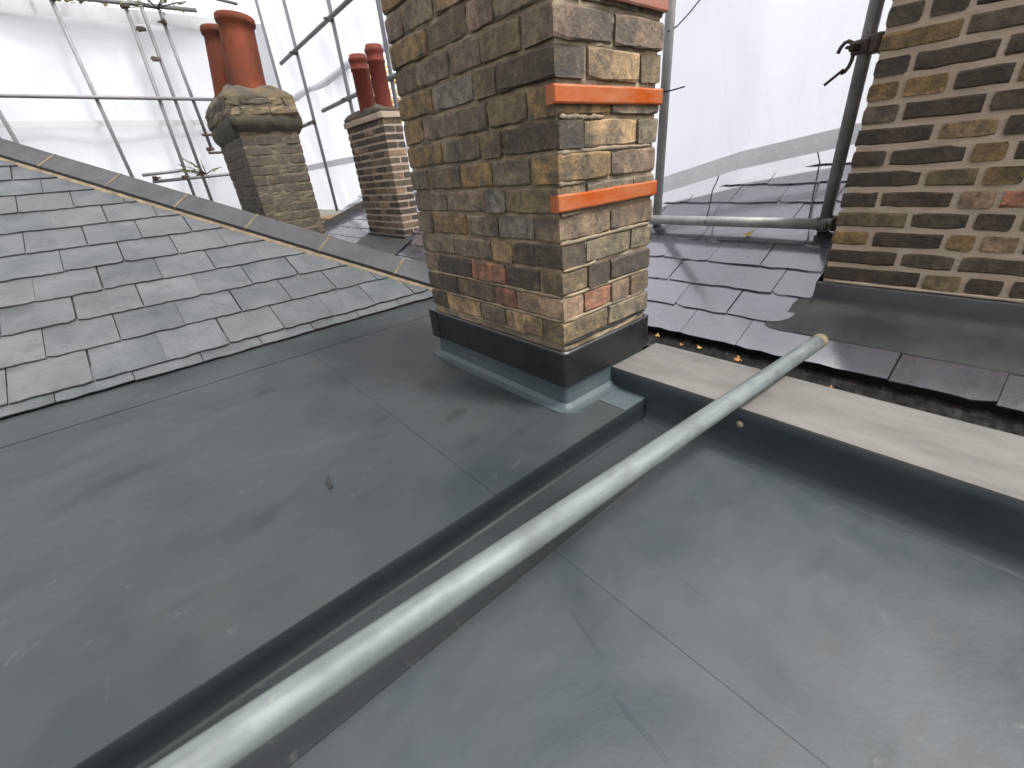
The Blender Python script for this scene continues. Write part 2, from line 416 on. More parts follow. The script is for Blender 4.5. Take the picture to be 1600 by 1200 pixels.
deck = empty('upper_flat_roof', (0, 0, 0)); tag(deck, kind='structure')
box('roof_base', (-3.2, SY + 0.002, -0.3), (1.40, 2.60, -0.004), MD1, deck, 0.001)
grid_sheet('membrane_sheet', -3.2, 0.452, SY, 2.135, 0.0, MD1, deck, thick=0.003)
grid_sheet('membrane_sheet', 0.452, 1.42, SY, 2.135, 0.0011, MD1, deck, 40, 40, thick=0.003)
grid_sheet('membrane_sheet', -3.2, 1.46, 2.135, 2.60, 0.0026, MD1, deck, 60, 10, thick=0.005)
# slightly wavy dark step face with softened nosing
def strip_profile(name, prof_fn, n, mat, parent=None):
    V, F = [], []
    m_ = None
    for i in range(n + 1):
        pr = prof_fn(i / n); m_ = len(pr)
        V += pr
    for i in range(n):
        for j in range(m_ - 1):
            a = i * m_ + j; F.append((a, a + 1, a + m_ + 1, a + m_))
    me = mesh(name, V, F)
    for p in me.polygons: p.use_smooth = True
    return link(name, me, mat, parent)
def step_prof(t):
    x = -3.2 + (1.10 + 3.2) * t
    w = 0.0022 * noise.noise(Vector((x * 5, 1.3, 0))); lp = 0.003 * noise.noise(Vector((x * 3, 7.3, 0)))
    return [(x, SY - 0.0004, -0.0006), (x, SY - 0.0025 + w * .3, -0.0035), (x, SY - 0.005 + w, -0.03), (x, SY - 0.007 + w, ZL + 0.008),
            (x, SY - 0.011 + w, ZL + 0.0034), (x, SY - 0.020 + lp, ZL + 0.0022), (x, SY - 0.026 + lp, ZL + 0.0004)]
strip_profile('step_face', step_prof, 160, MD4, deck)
# lighter membrane patch by the chimney foot, its tone standing for deck sheen
grid_sheet('membrane_sheen_patch', 0.985, 1.098, SY + 0.001, 0.80, 0.0030, MD3, deck, 6, 6, thick=0.003)

low = empty('lower_flat_roof', (0, 0, 0)); tag(low, kind='structure')
box('roof_base', (-3.2, -2.4, -0.3), (1.10, SY - 0.004, ZL - 0.004), MD2, low, 0.001)
grid_sheet('membrane_sheet', -3.2, 0.478, -2.4, SY - 0.008, ZL, MD2, low, 60, 60, thick=0.003)
grid_sheet('membrane_sheet', 0.476, 1.10, -2.4, SY - 0.008, ZL + 0.0011, MD2, low, 30, 60, thick=0.003)
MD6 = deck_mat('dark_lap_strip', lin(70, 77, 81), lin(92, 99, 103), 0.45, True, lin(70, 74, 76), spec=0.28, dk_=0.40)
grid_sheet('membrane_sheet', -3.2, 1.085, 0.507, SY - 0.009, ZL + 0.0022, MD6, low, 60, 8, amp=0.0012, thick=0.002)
def crease(name, pts, h, w, par):
    V, F = [], []
    for i, (x, y) in enumerate(pts):
        t = i / (len(pts) - 1); s = math.sin(math.pi * t) ** 0.6
        V += [(x - w, y, ZL - 0.001), (x, y, ZL + 0.0008 + h * s), (x + w, y, ZL - 0.001)]
    for i in range(len(pts) - 1):
        for j in range(2): a = i * 3 + j; F.append((a, a + 1, a + 4, a + 3))
    o = link(name, mesh(name, V, F), MD2, par, smooth=True); return o
crease('membrane_crease', [(0.40, 0.385), (0.385, 0.35), (0.372, 0.30), (0.362, 0.265)], 0.0035, 0.005, low)
crease('membrane_crease', [(0.335, 0.235), (0.325, 0.20), (0.322, 0.16), (0.316, 0.12), (0.30, 0.08)], 0.0028, 0.005, low)
crease('membrane_crease', [(0.62, 0.41), (0.61, 0.33), (0.60, 0.24), (0.60, 0.18)], 0.002, 0.006, low)

# parapet between flat roof and gutter
PX0, PX1, PZ = 1.101, 1.372, 0.073
par = empty('parapet_kerb', (1.24, 0, ZL))
tag(par, 'low grey membrane kerb with pale flat coping running beside the black gutter', 'parapet')
def par_prof(t):
    y = -2.4 + (0.828 + 2.4) * t
    w = 0.003 * noise.noise(Vector((y * 4, 3.3, 0))); u = 0.006 * noise.noise(Vector((y * 2.2, 9.1, 0)))
    b = (-1.24, 0, -ZL)
    P = [(PX0 + 0.004, y, PZ - 0.002), (PX0 - 0.001, y, PZ - 0.006), (PX0 - 0.004 + w, y, PZ - 0.03), (PX0 - 0.006 + w, y, 0.0),
         (PX0 - 0.009 + w, y, ZL + 0.024 + u * .5), (PX0 - 0.018 + u * .5, y, ZL + 0.008), (PX0 - 0.034 + u, y, ZL + 0.0048), (PX0 - 0.040 + u, y, ZL + 0.0014), (PX0 - 0.042 + u, y, ZL - 0.0004)]
    return [(p[0] + b[0], p[1], p[2] + b[2]) for p in P]
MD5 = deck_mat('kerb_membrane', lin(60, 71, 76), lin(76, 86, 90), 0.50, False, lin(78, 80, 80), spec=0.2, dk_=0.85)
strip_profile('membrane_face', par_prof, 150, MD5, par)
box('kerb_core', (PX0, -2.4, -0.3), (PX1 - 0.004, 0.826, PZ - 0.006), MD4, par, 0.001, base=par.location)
cop = grid_sheet('coping', PX0 - 0.0005, PX1, -2.4, 0.826, PZ, MCOP, None, 8, 90, 0.002, 0.006)
cop.parent = par; cop.location = -par.location
# kerb closing the deck on the far left, the loose pole rests on it
kb = box('parapet_kerb', (-1.62, -2.4, ZL - 0.02), (-1.38, SY - 0.01, 0.182), MD4, None, 0.006)
tag(kb, 'dark membrane kerb at the near left end of the pale loose pole', 'parapet')

plug = link('putty_plug', lathe_me([(0.0001, 0.006), (0.006, 0.0055), (0.009, 0.003), (0.010, 0)], 14), MPEB, None, (PX0 - 0.006, 0.382, 0.026), smooth=True)
plug.rotation_euler = (0, R(-90), 0)
tag(plug, 'small beige putty plug on the dark kerb face just right of the loose pole', 'plug')

# ------------------------------------------------------------------ bricks
def course_brick(par, x0, x1, y0, y1, z0, z1, col, mat, jit=0.0015, bev=0.0035, push=0.003):
    dx = random.uniform(-push, push) if push else 0; dy = random.uniform(-push, push) if push else 0
    c = list(PAL[col]); f = random.uniform(1.4, 1.85)
    c = (c[0] * f * 1.04, c[1] * f, c[2] * f * 0.92, 1)
    a = Vector((x0 + dx, y0 + dy, z0)); b = Vector((x1 + dx, y1 + dy, z1)); sz_ = b - a
    return link('brick', ragged_me(sz_.x, sz_.y, sz_.z, bev, jit), mat, par, (a + b) / 2 - par.location, color=c)

def stack(par, x0, y0, x1, y1, zc0, pitch, n, Lj, Lc, Rj, Rc, mat, bh, jt=0.010, bw=0.10, right_only=False):
    """brick courses on the -x face (joints Lj, far to near) and the -y face (joints Rj, near to far)"""
    h = jt / 2
    for k in range(n):
        z = zc0 + pitch * k; za, zb = z - bh / 2 + random.uniform(-.001, .001), z + bh / 2 + random.uniform(-.001, .001)
        ys = [y1] + list(Lj[k]) + [y0]; xs = [x0] + list(Rj[k]) + [x1]
        nb = len(ys) - 1
        for i in range(nb):
            ya, yb = ys[i + 1] + (h if i < nb - 1 else 0), ys[i] - (h if i > 0 else 0)
            c = Lc[k][i] if i < len(Lc[k]) else 'm'
            if i == nb - 1: course_brick(par, x0, xs[1] - h, ya, yb, za, zb, c, mat)
            else: course_brick(par, x0, x0 + bw, ya, yb, za, zb, c, mat)
        for i in range(1, len(xs) - 1):
            c = Rc[k][i - 1] if i - 1 < len(Rc[k]) else 'g'
            course_brick(par, xs[i] + h, xs[i + 1] - (h if i < len(xs) - 2 else 0), y0, y0 + bw, za, zb, c, mat)

# main chimney
ch = empty('chimney_stack', (CX, CY, 0.0))
tag(ch, 'large weathered brick chimney in the centre with black collar at its foot', 'chimney')
LJ = [[1.472, 1.243, 1.104, .922], [1.379, 1.153, 1.037], [1.495, 1.268, 1.079, .919], [1.365, 1.145, 1.038],
      [1.488, 1.267, 1.098, .932], [1.373, 1.15, 1.047], [1.471, 1.271, 1.103, .937], [1.362, 1.15, 1.047],
      [1.457, 1.268, 1.10, .935], [1.369, 1.152, 1.047], [1.447, 1.256, 1.104, .94], [1.358, 1.149, 1.037], [1.481, 1.30, 1.12, .936]]
LC = ['ktmto', 'korp', 'mkrko', 'gmtk', 'gbgsm', 'gmso', 'gobgb', 'bgok', 'bmgob', 'bsok', 'ogmom', 'bomg', 'mgtog']
RJ = [[1.079], [.962, 1.093, 1.194], [.979, 1.087], [.974, 1.191], [1.086], [.974, 1.19], [1.081], [.967, 1.198],
      [1.08], [.978, 1.198], [1.081], [.97, 1.19], [1.08]]
RC = ['g', 'rmo', 'kk', 'gg', 'm', 'gg', 'm', 'tgs', 'm', 'tog', 'm', 'gm', 'g']
for k in range(13, 19):
    LJ.append(LJ[k - 4]); LC.append(LC[k - 5] if len(LC[k - 5]) == len(LC[k - 4]) else LC[k - 4]); RJ.append(RJ[k - 4]); RC.append(RC[k - 4])
NC = 19; PITCH = 0.0742; ZC0 = 0.260
stack(ch, CX, CY, CX2, CY2, ZC0, PITCH, NC, LJ, LC, RJ, RC, MB1, 0.0635)
TOP = ZC0 + PITCH * NC - 0.03
# mortar body: ragged recessed joints
def mortar_core(par, x0, y0, x1, y1, z0, z1, mat, inset, amp=0.002, step=0.012):
    V, F = [], []
    nz = max(2, int((z1 - z0) / step)); per = []
    nx = int((x1 - x0) / 0.02); ny = int((y1 - y0) / 0.02)
    a, b, c, d_ = x0 + inset, x1 - inset, y0 + inset, y1 - inset
    for i in range(nx): per.append((a + (b - a) * i / nx, c, 0, -1))
    for i in range(ny): per.append((b, c + (d_ - c) * i / ny, 1, 0))
    for i in range(nx): per.append((b - (b - a) * i / nx, d_, 0, 1))
    for i in range(ny): per.append((a, d_ - (d_ - c) * i / ny, -1, 0))
    n = len(per)
    for k in range(nz + 1):
        z = z0 + (z1 - z0) * k / nz
        for (x, y, nx_, ny_) in per:
            s = amp * 2.2 * noise.noise(Vector((x * 22, y * 22, z * 60)))
            V.append((x + nx_ * s - par.location.x, y + ny_ * s - par.location.y, z - par.location.z))
    for k in range(nz):
        for i in range(n):
            j = (i + 1) % n; F.append((k * n + i, k * n + j, (k + 1) * n + j, (k + 1) * n + i))
    F.append(tuple(nz * n + i for i in range(n)))
    me = mesh('mortar', V, F)
    return link('mortar', me, mat, par)
mortar_core(ch, CX, CY, CX2, CY2, 0.10, TOP, MM1, 0.0075, 0.003)
# lumpy smears of old mortar along a few joints of the -y face and the near corner
def smear(par, pts, r, mat, axis, name='mortar_smear'):
    V, F = [], []
    n = 8
    for i, p in enumerate(pts):
        rr = r * (0.45 + 0.9 * abs(noise.noise(Vector(p) * 40))) * (0.35 if i in (0, len(pts) - 1) else 1)
        for j in range(n):
            t = 2 * math.pi * j / n; a, b_ = math.cos(t) * rr, math.sin(t) * rr * 0.55
            q = Vector(p) - par.location
            V.append(q + (Vector((0, b_, a)) if axis == 'x' else Vector((b_, 0, a))))
    for i in range(len(pts) - 1):
        for j in range(n):
            k = (j + 1) % n; F.append((i * n + j, i * n + k, (i + 1) * n + k, (i + 1) * n + j))
    F.append(tuple(range(n))); F.append(tuple((len(pts) - 1) * n + j for j in range(n)))
    return link(name, mesh(name, V, F), mat, par, smooth=True)
for kz, xa, xb in [(3.5, .87, 1.29), (2.5, .875, 1.02), (4.5, .875, .95), (6.5, .87, 1.27), (7.5, .88, 1.05), (0.5, .87, 1.28), (1.5, .88, 1.29), (5.5, .87, .97)]:
    z = ZC0 + PITCH * kz
    smear(ch, [(xa + (xb - xa) * i / 16, CY + 0.002, z + 0.003 * noise.noise(Vector((i * .7, kz, 0)))) for i in range(17)], 0.0085, MM1, 'x')
for kz, ya, yb in [(0.5, .84, 1.5), (1.5, .84, 1.58), (-0.45, 1.0, 1.3)]:
    z = ZC0 + PITCH * kz
    smear(ch, [(CX + 0.002, ya + (yb - ya) * i / 22, z + 0.003 * noise.noise(Vector((i * .7, kz, 3)))) for i in range(23)], 0.0075, MM1, 'y')

# membrane upstand and black collar
def ring_me(x0, y0, x1, y1, prof, par, name, mat, n=12, rc=0.012):
    """prof: list of (outset, z); rounded rectangular ring"""
    V, F = [], []
    corners = [(x0, y0, 180), (x1, y0, 270), (x1, y1, 0), (x0, y1, 90)]
    for (o, z) in prof:
        for cx_, cy_, a0 in corners:
            sx = 1 if cx_ == x0 else -1; sy = 1 if cy_ == y0 else -1
            px, py = cx_ + sx * rc, cy_ + sy * rc
            for i in range(5):
                a = R(a0 + 90 * i / 4); rr = rc + o
                V.append((px + math.cos(a) * rr - par.location.x, py + math.sin(a) * rr - par.location.y, z - par.location.z))
    m_ = 20
    for k in range(len(prof) - 1):
        for i in range(m_):
            j = (i + 1) % m_; F.append((k * m_ + i, k * m_ + j, (k + 1) * m_ + j, (k + 1) * m_ + i))
    me = mesh(name, V, F)
    return link(name, me, mat, par)
ring_me(CX, CY, CX2, CY2, [(0.0, 0.12), (0.002, 0.05), (0.006, 0.022), (0.020, 0.009), (0.038, 0.0075), (0.04, 0.0)], ch, 'membrane_upstand', MD3)
ring_me(CX, CY, CX2 + 0.004, CY2 + 0.012, [(-0.004, 0.2015), (0.006, 0.2035), (0.0105, 0.200), (0.0115, 0.196), (0.0115, 0.090), (0.0095, 0.086), (0.003, 0.086)], ch, 'black_collar', MBLK)
box('collar_lap', (CX - 0.0145, 1.555, 0.084), (CX - 0.0115, 1.615, 0.205), MBLK, ch, 0.001, base=ch.location)
smear(ch, [(CX + 0.002 + (CX2 - CX) * i / 16, CY + 0.004, 0.222 + 0.004 * noise.noise(Vector((i * .7, 5, 0)))) for i in range(17)], 0.007, MUNDER, 'x', 'sealant')

# orange strips across the -y face
def orange(z0, z1, x0, x1, mat, label, wrap=0.02, tilt=0.0):
    o = empty('orange_strip', (x0, CY, z0)); tag(o, label, 'orange strip', 'orange plastic strips across the central chimney')
    V, F = [], []
    n = 26
    P = []
    if wrap: P += [(x0 - 0.0085, CY + wrap), (x0 - 0.0085, CY - 0.004)]
    P += [(x0 - 0.006, CY - 0.0085)]
    for i in range(n): P.append((x0 + 0.01 + (x1 - x0 - 0.01) * i / (n - 1), CY - 0.0085 + 0.0018 * noise.noise(Vector((i * 0.5, z0 * 9, 0)))))
    P.append((x1 + 0.002, CY + 0.006))
    for (x, y) in P:
        w1 = 0.0018 * noise.noise(Vector((x * 14, z0 * 7, 2))); w2 = 0.0018 * noise.noise(Vector((x * 14, z0 * 7, 9)))
        for z, off in ((z0 + w2, 0.008), (z0 + w2, 0.0), (z0 + 0.004 + w2, -0.002), (z1 - 0.004 + w1, -0.002), (z1 + w1, 0.0), (z1 + w1, 0.008)):
            V.append((x - x0, y + off - CY, z - z0))
    for i in range(len(P) - 1):
        for j in range(5): a = i * 6 + j; F.append((a, a + 1, a + 7, a + 6))
    link('strip_band', mesh('strip_band', V, F), mat, o)
    return o
orange(0.603, 0.644, CX - 0.006, CX2 + 0.001, MORG, 'lowest of three bright orange plastic strips across the right face of the big chimney')
orange(0.843, 0.882, CX - 0.008, CX2 + 0.002, MORG, 'middle bright orange plastic strip across the right face of the big chimney')
orange(1.053, 1.098, 1.035, CX2 + 0.002, MORG2, 'topmost faded orange strip on the big chimney, cut by the top of the photo', 0)

# ------------------------------------------------------------------ left slate roof
PHI = R(22); EY, EZ = 2.50, 0.034
cu, su = math.cos(PHI), math.sin(PHI)
def LP(x, s, h=0.0): return Vector((x, EY + s * cu - h * su, EZ + s * su + h * cu))
HX0, HK = 1.372, -0.680      # hip line x = HX0 + HK*s
lroof = empty('slate_roof', (0, EY, EZ)); tag(lroof, kind='structure')
def clip(poly, fn):
    out = []
    for i in range(len(poly)):
        a, b = poly[i], poly[(i + 1) % len(poly)]; fa, fb = fn(a), fn(b)
        if fa >= 0: out.append(a)
        if (fa >= 0) != (fb >= 0):
            t = fa / (fa - fb); out.append((a[0] + (b[0] - a[0]) * t, a[1] + (b[1] - a[1]) * t))
    return out
def slate(par, toworld, x0, x1, s0, s1, lift0, lift1, th, mat, clipfn=None, chips=5, amp=0.0035, corner=0.0):
    """one slate: ragged tail, lying on the roof; toworld(x, s, h)"""
    pts = []
    if corner > 0:
        for i in range(7):
            a = R(180 + 90 * i / 6); pts.append((x0 + corner + corner * math.cos(a), s0 + corner * 0.9 + corner * 0.9 * math.sin(a)))
    for i in range(chips + 1):
        if corner > 0 and i == 0: continue
        t = i / chips; e = amp * random.uniform(-1, 1) if 0 < i < chips else amp * random.uniform(0, 0.8)
        pts.append((x0 + (x1 - x0) * t, s0 + e))
    if chips >= 5 and random.random() < 0.30:
        q_ = random.uniform(0.010, 0.028)
        if random.random() < 0.5: pts = [p for p in pts if p[0] > x0 + q_] ; pts = [(x0, s0 + q_ * 0.6), (x0 + q_ * 0.6, s0 + q_ * 0.35)] + pts
        else: pts = [p for p in pts if p[0] < x1 - q_] + [(x1 - q_ * 0.5, s0 + q_ * 0.3), (x1, s0 + q_ * 0.7)]
    pts += [(x1, s1), (x0, s1)]
    if clipfn: pts = clip(pts, clipfn)
    if len(pts) < 3: return None
    area = 0.5 * abs(sum(pts[i][0] * pts[(i + 1) % len(pts)][1] - pts[(i + 1) % len(pts)][0] * pts[i][1] for i in range(len(pts))))
    if area < 0.0006: return None
    cx_ = sum(p[0] for p in pts) / len(pts); cs = sum(p[1] for p in pts) / len(pts)
    c = toworld(cx_, cs, 0)
    tw = random.uniform(-0.0012, 0.0012); V = []
    def hh(p):
        t = (p[1] - s0) / (s1 - s0)
        return lift0 + (lift1 - lift0) * t + tw * (p[0] - cx_) / 0.12
    for p in pts: V.append(toworld(p[0], p[1], hh(p)) - c)
    for p in pts: V.append(toworld(p[0], p[1], hh(p) - th) - c)
    n = len(pts); F = [tuple(range(n))] + [(i, n + i, n + (i + 1) % n, (i + 1) % n) for i in range(n)]
    me = mesh('slate', V, F)
    return link('slate', me, mat, par, c - par.location)
rows = [0.0, 0.243, 0.488, 0.734, 0.995, 1.262, 1.545, 1.822]
while rows[-1] < 3.9: rows.append(rows[-1] + 0.272)
hipf = lambda p: (HX0 + HK * p[1] + 0.03) - p[0]
TH = 0.0075
for r_i, s0 in enumerate(rows[:-1]):
    s1 = rows[r_i + 1] + 0.035
    ph = -0.353 if r_i % 2 == 0 else -0.487
    x = ph - 0.2655 * 8
    while x < HX0 + HK * s0 + 0.03:
        j = random.uniform(-0.003, 0.003)
        slate(lroof, LP, x + 0.0023 + j, x + 0.2655 - 0.0023 + j, s0 + random.uniform(-.005, .005), s1, 0.0185, 0.0078, TH, MS1, hipf, 8, 0.0052)
        x += 0.2655
x = -0.487 - 0.2655 * 7
while x < 1.42:      # starter course peeping out below
    slate(lroof, LP, x + 0.002, x + 0.2635, -0.066 + random.uniform(-.005, .004), 0.12, 0.0078, 0.0055, 0.0055, MS1, lambda p: 1.455 - 0.3 * p[1] - p[0], amp=0.005)
    x += 0.2655
# boarding under the slates, both slopes of the hip
def hipP(s): return LP(HX0 + HK * s + 0.10, s, -0.004)
V = [LP(-3.2, -0.05, -0.004), LP(HX0 + 0.09, -0.05, -0.004), hipP(0), hipP(4.0), LP(-3.2, 4.0, -0.004)]
lb = link('roof_boarding', mesh('roof_boarding', [v - lroof.location for v in V], [(0, 1, 2, 3, 4)]), MUNDER, lroof)
box('eaves_batten', (-3.2, EY - 0.015, 0.0035), (1.40, EY + 0.03, 0.030), MUNDER, lroof, 0.001, base=lroof.location)
box('eaves_membrane', (0.10, EY - 0.050, 0.0035), (1.40, EY - 0.0155, 0.0185), MPINK, lroof, 0.001, base=lroof.location)
# far slope of the hip, falling to the valley gutter
A0 = hipP(0); A1 = hipP(4.0)
sl2 = link('slate_roof', mesh('slate_roof', [A0, A1, (A1.x, 8.2, A1.z), (1.47, 8.2, 0.0), (1.47, 2.5, 0.0)], [(0, 1, 2, 3, 4)]), MS1, None)
tag(sl2, kind='structure')
# hip (ridge) tiles
def hip_tile(s_a, s_b, par):
    """V-shaped tile between two distances up the hip"""
    dvec = (LP(HX0 + HK * 1, 1) - LP(HX0, 0)).normalized()
    nrm = Vector((0, -su, cu))
    inpl = dvec.cross(nrm).normalized()
    if inpl.x < 0: inpl = -inpl
    n2 = Vector((0.485, 0, 0.874))     # normal of the far slope
    inpl2 = n2.cross(dvec).normalized()
    if inpl2.x < 0: inpl2 = -inpl2
    V, F = [], []
    for s in (s_a, s_b):
        base = LP(HX0 + HK * s, s)
        e = base + nrm * 0.026 - inpl * 0.004
        crown = base + inpl * 0.135 + nrm * 0.088
        far = crown + inpl2 * 0.15 - Vector((0, 0, 0.035))
        c1 = crown - inpl * 0.012 - nrm * 0.001 + Vector((0, 0, 0.003))
        P = [e, e + nrm * 0.026, crown - inpl * 0.03 - nrm * 0.013 + nrm * 0.012, crown + nrm * 0.010, far + n2 * 0.010, far, crown - nrm * 0.010]
        V += [p - par.location for p in P]
    n = 7
    for j in range(n): F.append((j, (j + 1) % n, n + (j + 1) % n, n + j))
    F.append(tuple(range(n))); F.append(tuple(n + j for j in range(n)))
    me = mesh('ridge_tile', V, F)
    o = link('ridge_tile', me, MRIDGE, par)
    return base
s = -0.24; k = 0; LEN = 0.4565
while s < 3.9:
    hip_tile(s + 0.004, s + LEN - 0.004, lroof); s += LEN
# sandy bedding mortar under the tile edges, and joints between tiles
V, F = [], []
nB = 130
dvec = (LP(HX0 + HK * 1, 1) - LP(HX0, 0)).normalized(); nrm = Vector((0, -su, cu)); inpl = dvec.cross(nrm).normalized()
if inpl.x < 0: inpl = -inpl
for i in range(nB + 1):
    s = -0.06 + 3.95 * i / nB; b_ = LP(HX0 + HK * s, s); w = 0.005 * noise.noise(Vector((s * 9, 0, 0)))
    for (a_, h_) in ((-0.022 + w, 0.008), (-0.017 + w, 0.022 + w * .5), (0.006, 0.036), (0.05, 0.05)):
        V.append(b_ + inpl * a_ + nrm * h_ - lroof.location)
for i in range(nB):
    for j in range(3): a = i * 4 + j; F.append((a, a + 1, a + 5, a + 4))
link('bedding_mortar', mesh('bedding_mortar', V, F), MM1, lroof, smooth=True)
s = -0.24 + LEN
while s < 3.9:
    V, F = [], []
    for ss, sc in ((s - 0.0075, 1), (s + 0.0075, 1)):
        base = LP(HX0 + HK * ss, ss); crown = base + inpl * 0.135 + nrm * 0.088
        e = base + nrm * 0.024 - inpl * 0.007
        for P in (e, e + nrm * 0.029, crown - inpl * 0.03 + nrm * 0.002, crown + nrm * 0.0125, crown + inpl * 0.05 - nrm * 0.03): V.append(P - lroof.location)
    for j in range(4): F.append((j, j + 1, j + 6, j + 5))
    link('mortar_joint', mesh('mortar_joint', V, F), MM3, lroof)
    s += LEN

# ------------------------------------------------------------------ right slate roof
PH2 = R(28); RX, RZ = 1.68, -0.064
c2, s2 = math.cos(PH2), math.sin(PH2)
def RP(y, s, h=0.0): return Vector((RX + s * c2 - h * s2, y, RZ + s * s2 + h * c2))
rroof = empty('slate_roof', (RX, 0, RZ)); tag(rroof, kind='structure')
SG = 0.1635; SW = 0.2497
for i in range(9):
    s0 = 0.067 + SG * i; ph = 0.678 if i % 2 == 0 else 0.797
    y = ph - SW * 8
    while y < 6.55:
        y0, y1 = y, y + SW; skip = False
        if i >= 1 and i < 9 and y1 < 0.46: skip = i < 8 and s0 < 0.95 and y1 < 0.46
        j = random.uniform(-.0025, .0025)
        if 1 <= i < 8 and y0 < 0.512: 
            if y1 < 0.56: skip = True
            else: y0 = 0.512
        if not skip:
            cor = 0.075 if (i == 1 and 0.50 < y0 < 0.60) else 0.0
            slate(rroof, RP, y0 + 0.0012 + j, y1 - 0.0012 + j, s0 + random.uniform(-.003, .003), s0 + SG + 0.03, 0.0145, 0.0062, 0.006, MS2, amp=0.0045, corner=cor)
        y += SW
box('fascia', (RX + 0.070, -1.6, -0.16), (RX + 0.085, 6.7, RZ + 0.079 * math.tan(PH2) - 0.004), MGUT, rroof, 0.001, base=rroof.location)
V = [RP(-1.6, 0.078, -0.002), RP(6.7, 0.078, -0.002), RP(6.7, 1.56, -0.002), RP(-1.6, 1.56, -0.002)]
link('roof_boarding', mesh('roof_boarding', [v - rroof.location for v in V], [(0, 1, 2, 3)]), MUNDER, rroof)
V = [RP(-1.6, 1.54, 0.006), RP(6.7, 1.54, 0.006), RP(6.7, 3.2, 0.006), RP(-1.6, 3.2, 0.006)]
link('upper_slates', mesh('upper_slates', [v - rroof.location for v in V], [(0, 1, 2, 3)]), MS2, rroof)

# ------------------------------------------------------------------ gutter with silt and leaves
gut = empty('gutter', (1.55, 0, -0.13))
tag(gut, 'black plastic gutter full of wet silt between the pale coping and purple slates', 'gutter')
def gut_prof(t):
    y = -2.2 + (8.2 + 2.2) * t; w = 0.002 * noise.noise(Vector((y * 3, 0, 5)))
    P = [(1.386, y, -0.14), (1.386, y, 0.030), (1.392, y, 0.044 + w), (1.418, y, 0.046 + w), (1.424, y, 0.041 + w), (1.424, y, -0.075), (1.44, y, -0.094),
         (1.62, y, -0.105), (1.75, y, -0.10)]
    return [(p[0] - 1.55, p[1], p[2] + 0.13) for p in P]
strip_profile('gutter_channel', gut_prof, 60, MGUT, gut)
V, F = [], []
ny, nx = 520, 12
for j in range(ny + 1):
    y = -1.6 + 8.0 * j / ny
    for i in range(nx + 1):
        t = i / nx; x = 1.432 + (1.752 - 1.432) * t
        z = -0.100 + 0.046 * t ** 2.2 + 0.009 * (noise.noise(Vector((x * 24, y * 24, 0))) + 0.7 * noise.noise(Vector((x * 80, y * 80, 3))))
        V.append((x - 1.55, y, z + 0.13))
for j in range(ny):
    for i in range(nx): a = j * (nx + 1) + i; F.append((a, a + 1, a + nx + 2, a + nx + 1))
tag(link('silt', mesh('silt', V, F), MDEB, gut), kind='stuff')

def leaf_me(size, curl, lobes=5):
    V = [(0, 0, curl * 0.4)]; n = 20
    for i in range(n):
        a = 2 * math.pi * i / n; rr = size * (0.55 + 0.45 * abs(math.cos(a * lobes / 2)) ** 0.6) * random.uniform(0.85, 1.1)
        V.append((rr * math.cos(a), rr * 0.75 * math.sin(a), curl * (math.cos(a * 2) * 0.8 + random.uniform(-0.2, 0.2))))
    return mesh('leaf', V, [(0, 1 + i, 1 + (i + 1) % n) for i in range(n)])
def leaf(p, size, mat, label, up=(0, 0, 1), rz=0.0, curl=0.008, group='fallen autumn leaves'):
    me = leaf_me(size, curl); me.materials.append(mat)
    o = bpy.data.objects.new('fallen_leaf', me); COL.objects.link(o)
    q = Vector(up).to_track_quat('Z', 'Y'); o.rotation_mode = 'QUATERNION'
    from mathutils import Quaternion
    o.rotation_quaternion = q @ Quaternion((0, 0, 1), rz); o.location = p
    sm = o.modifiers.new('thickness', 'SOLIDIFY'); sm.thickness = 0.0008
    tag(o, label, 'leaf', group)
    return o
n2v = (-s2, 0, c2)

# ------------------------------------------------------------------ right-hand chimney
RCX, RCY1 = 2.02, 0.503
rc = empty('chimney_stack', (RCX, RCY1, 0.1))
tag(rc, 'repointed brick chimney at the right edge with wide pale mortar joints', 'chimney')
RQ = {0: ([.213, .106, .008], 'kokk'), 1: ([.289, .140], 'kdd'), 2: ([.387, .190, .111, .017], 'bkbpk'), 3: ([.296, .144], 'odk'), 4: ([.393, .199, .105], 'kkpr'),
      5: ([.294, .163], 'kob'), 6: ([.401, .208, .118], 'dkbk'), 7: ([.299, .158], 'ktk'), 8: ([.402, .205], 'mkk'), 9: ([.417, .300, .168], 'bbkb'),
      10: ([.408, .214], 'kkk'), 11: ([.307], 'bd'), 12: ([.408], 'dk')}
random.seed(21)
for k in range(20):
    js, cs = RQ.get(k, ([.405] if k % 2 == 0 else [.305], 'dk'))
    js = list(js); cs = list(cs); yy = js[-1]
    while yy > -0.75:
        yy -= random.choice([0.100, 0.205, 0.205]); js.append(yy); cs.append(random.choice('kkkdobmt'))
    ys = [RCY1] + js; z = 0.243 + 0.0657 * k
    for i in range(len(ys) - 1):
        c = cs[i] if i < len(cs) else 'k'
        hi = 0.0 if i == 0 else 0.0085
        course_brick(rc, RCX, RCX + 0.1, ys[i + 1] + 0.0085, ys[i] - hi, z - 0.0238, z + 0.0238, c, MB2, 0.0016, 0.004, 0.0015)
    for yb in (0,):   # the side towards the gap
        xs = [RCX + 0.105, RCX + 0.30, RCX + 0.45] if k % 2 else [RCX + 0.105, RCX + 0.21, RCX + 0.45]
        for i in range(2): course_brick(rc, xs[i] + 0.006, xs[i + 1] - 0.004, RCY1 - 0.1, RCY1, z - 0.0238, z + 0.0238, random.choice('kdob'), MB2, 0.0016, 0.004, 0.0)
mortar_core(rc, RCX, -0.78, RCX + 0.455, RCY1, 0.085, 0.243 + 0.0657 * 20 - 0.03, MM2, 0.0045, 0.0008)
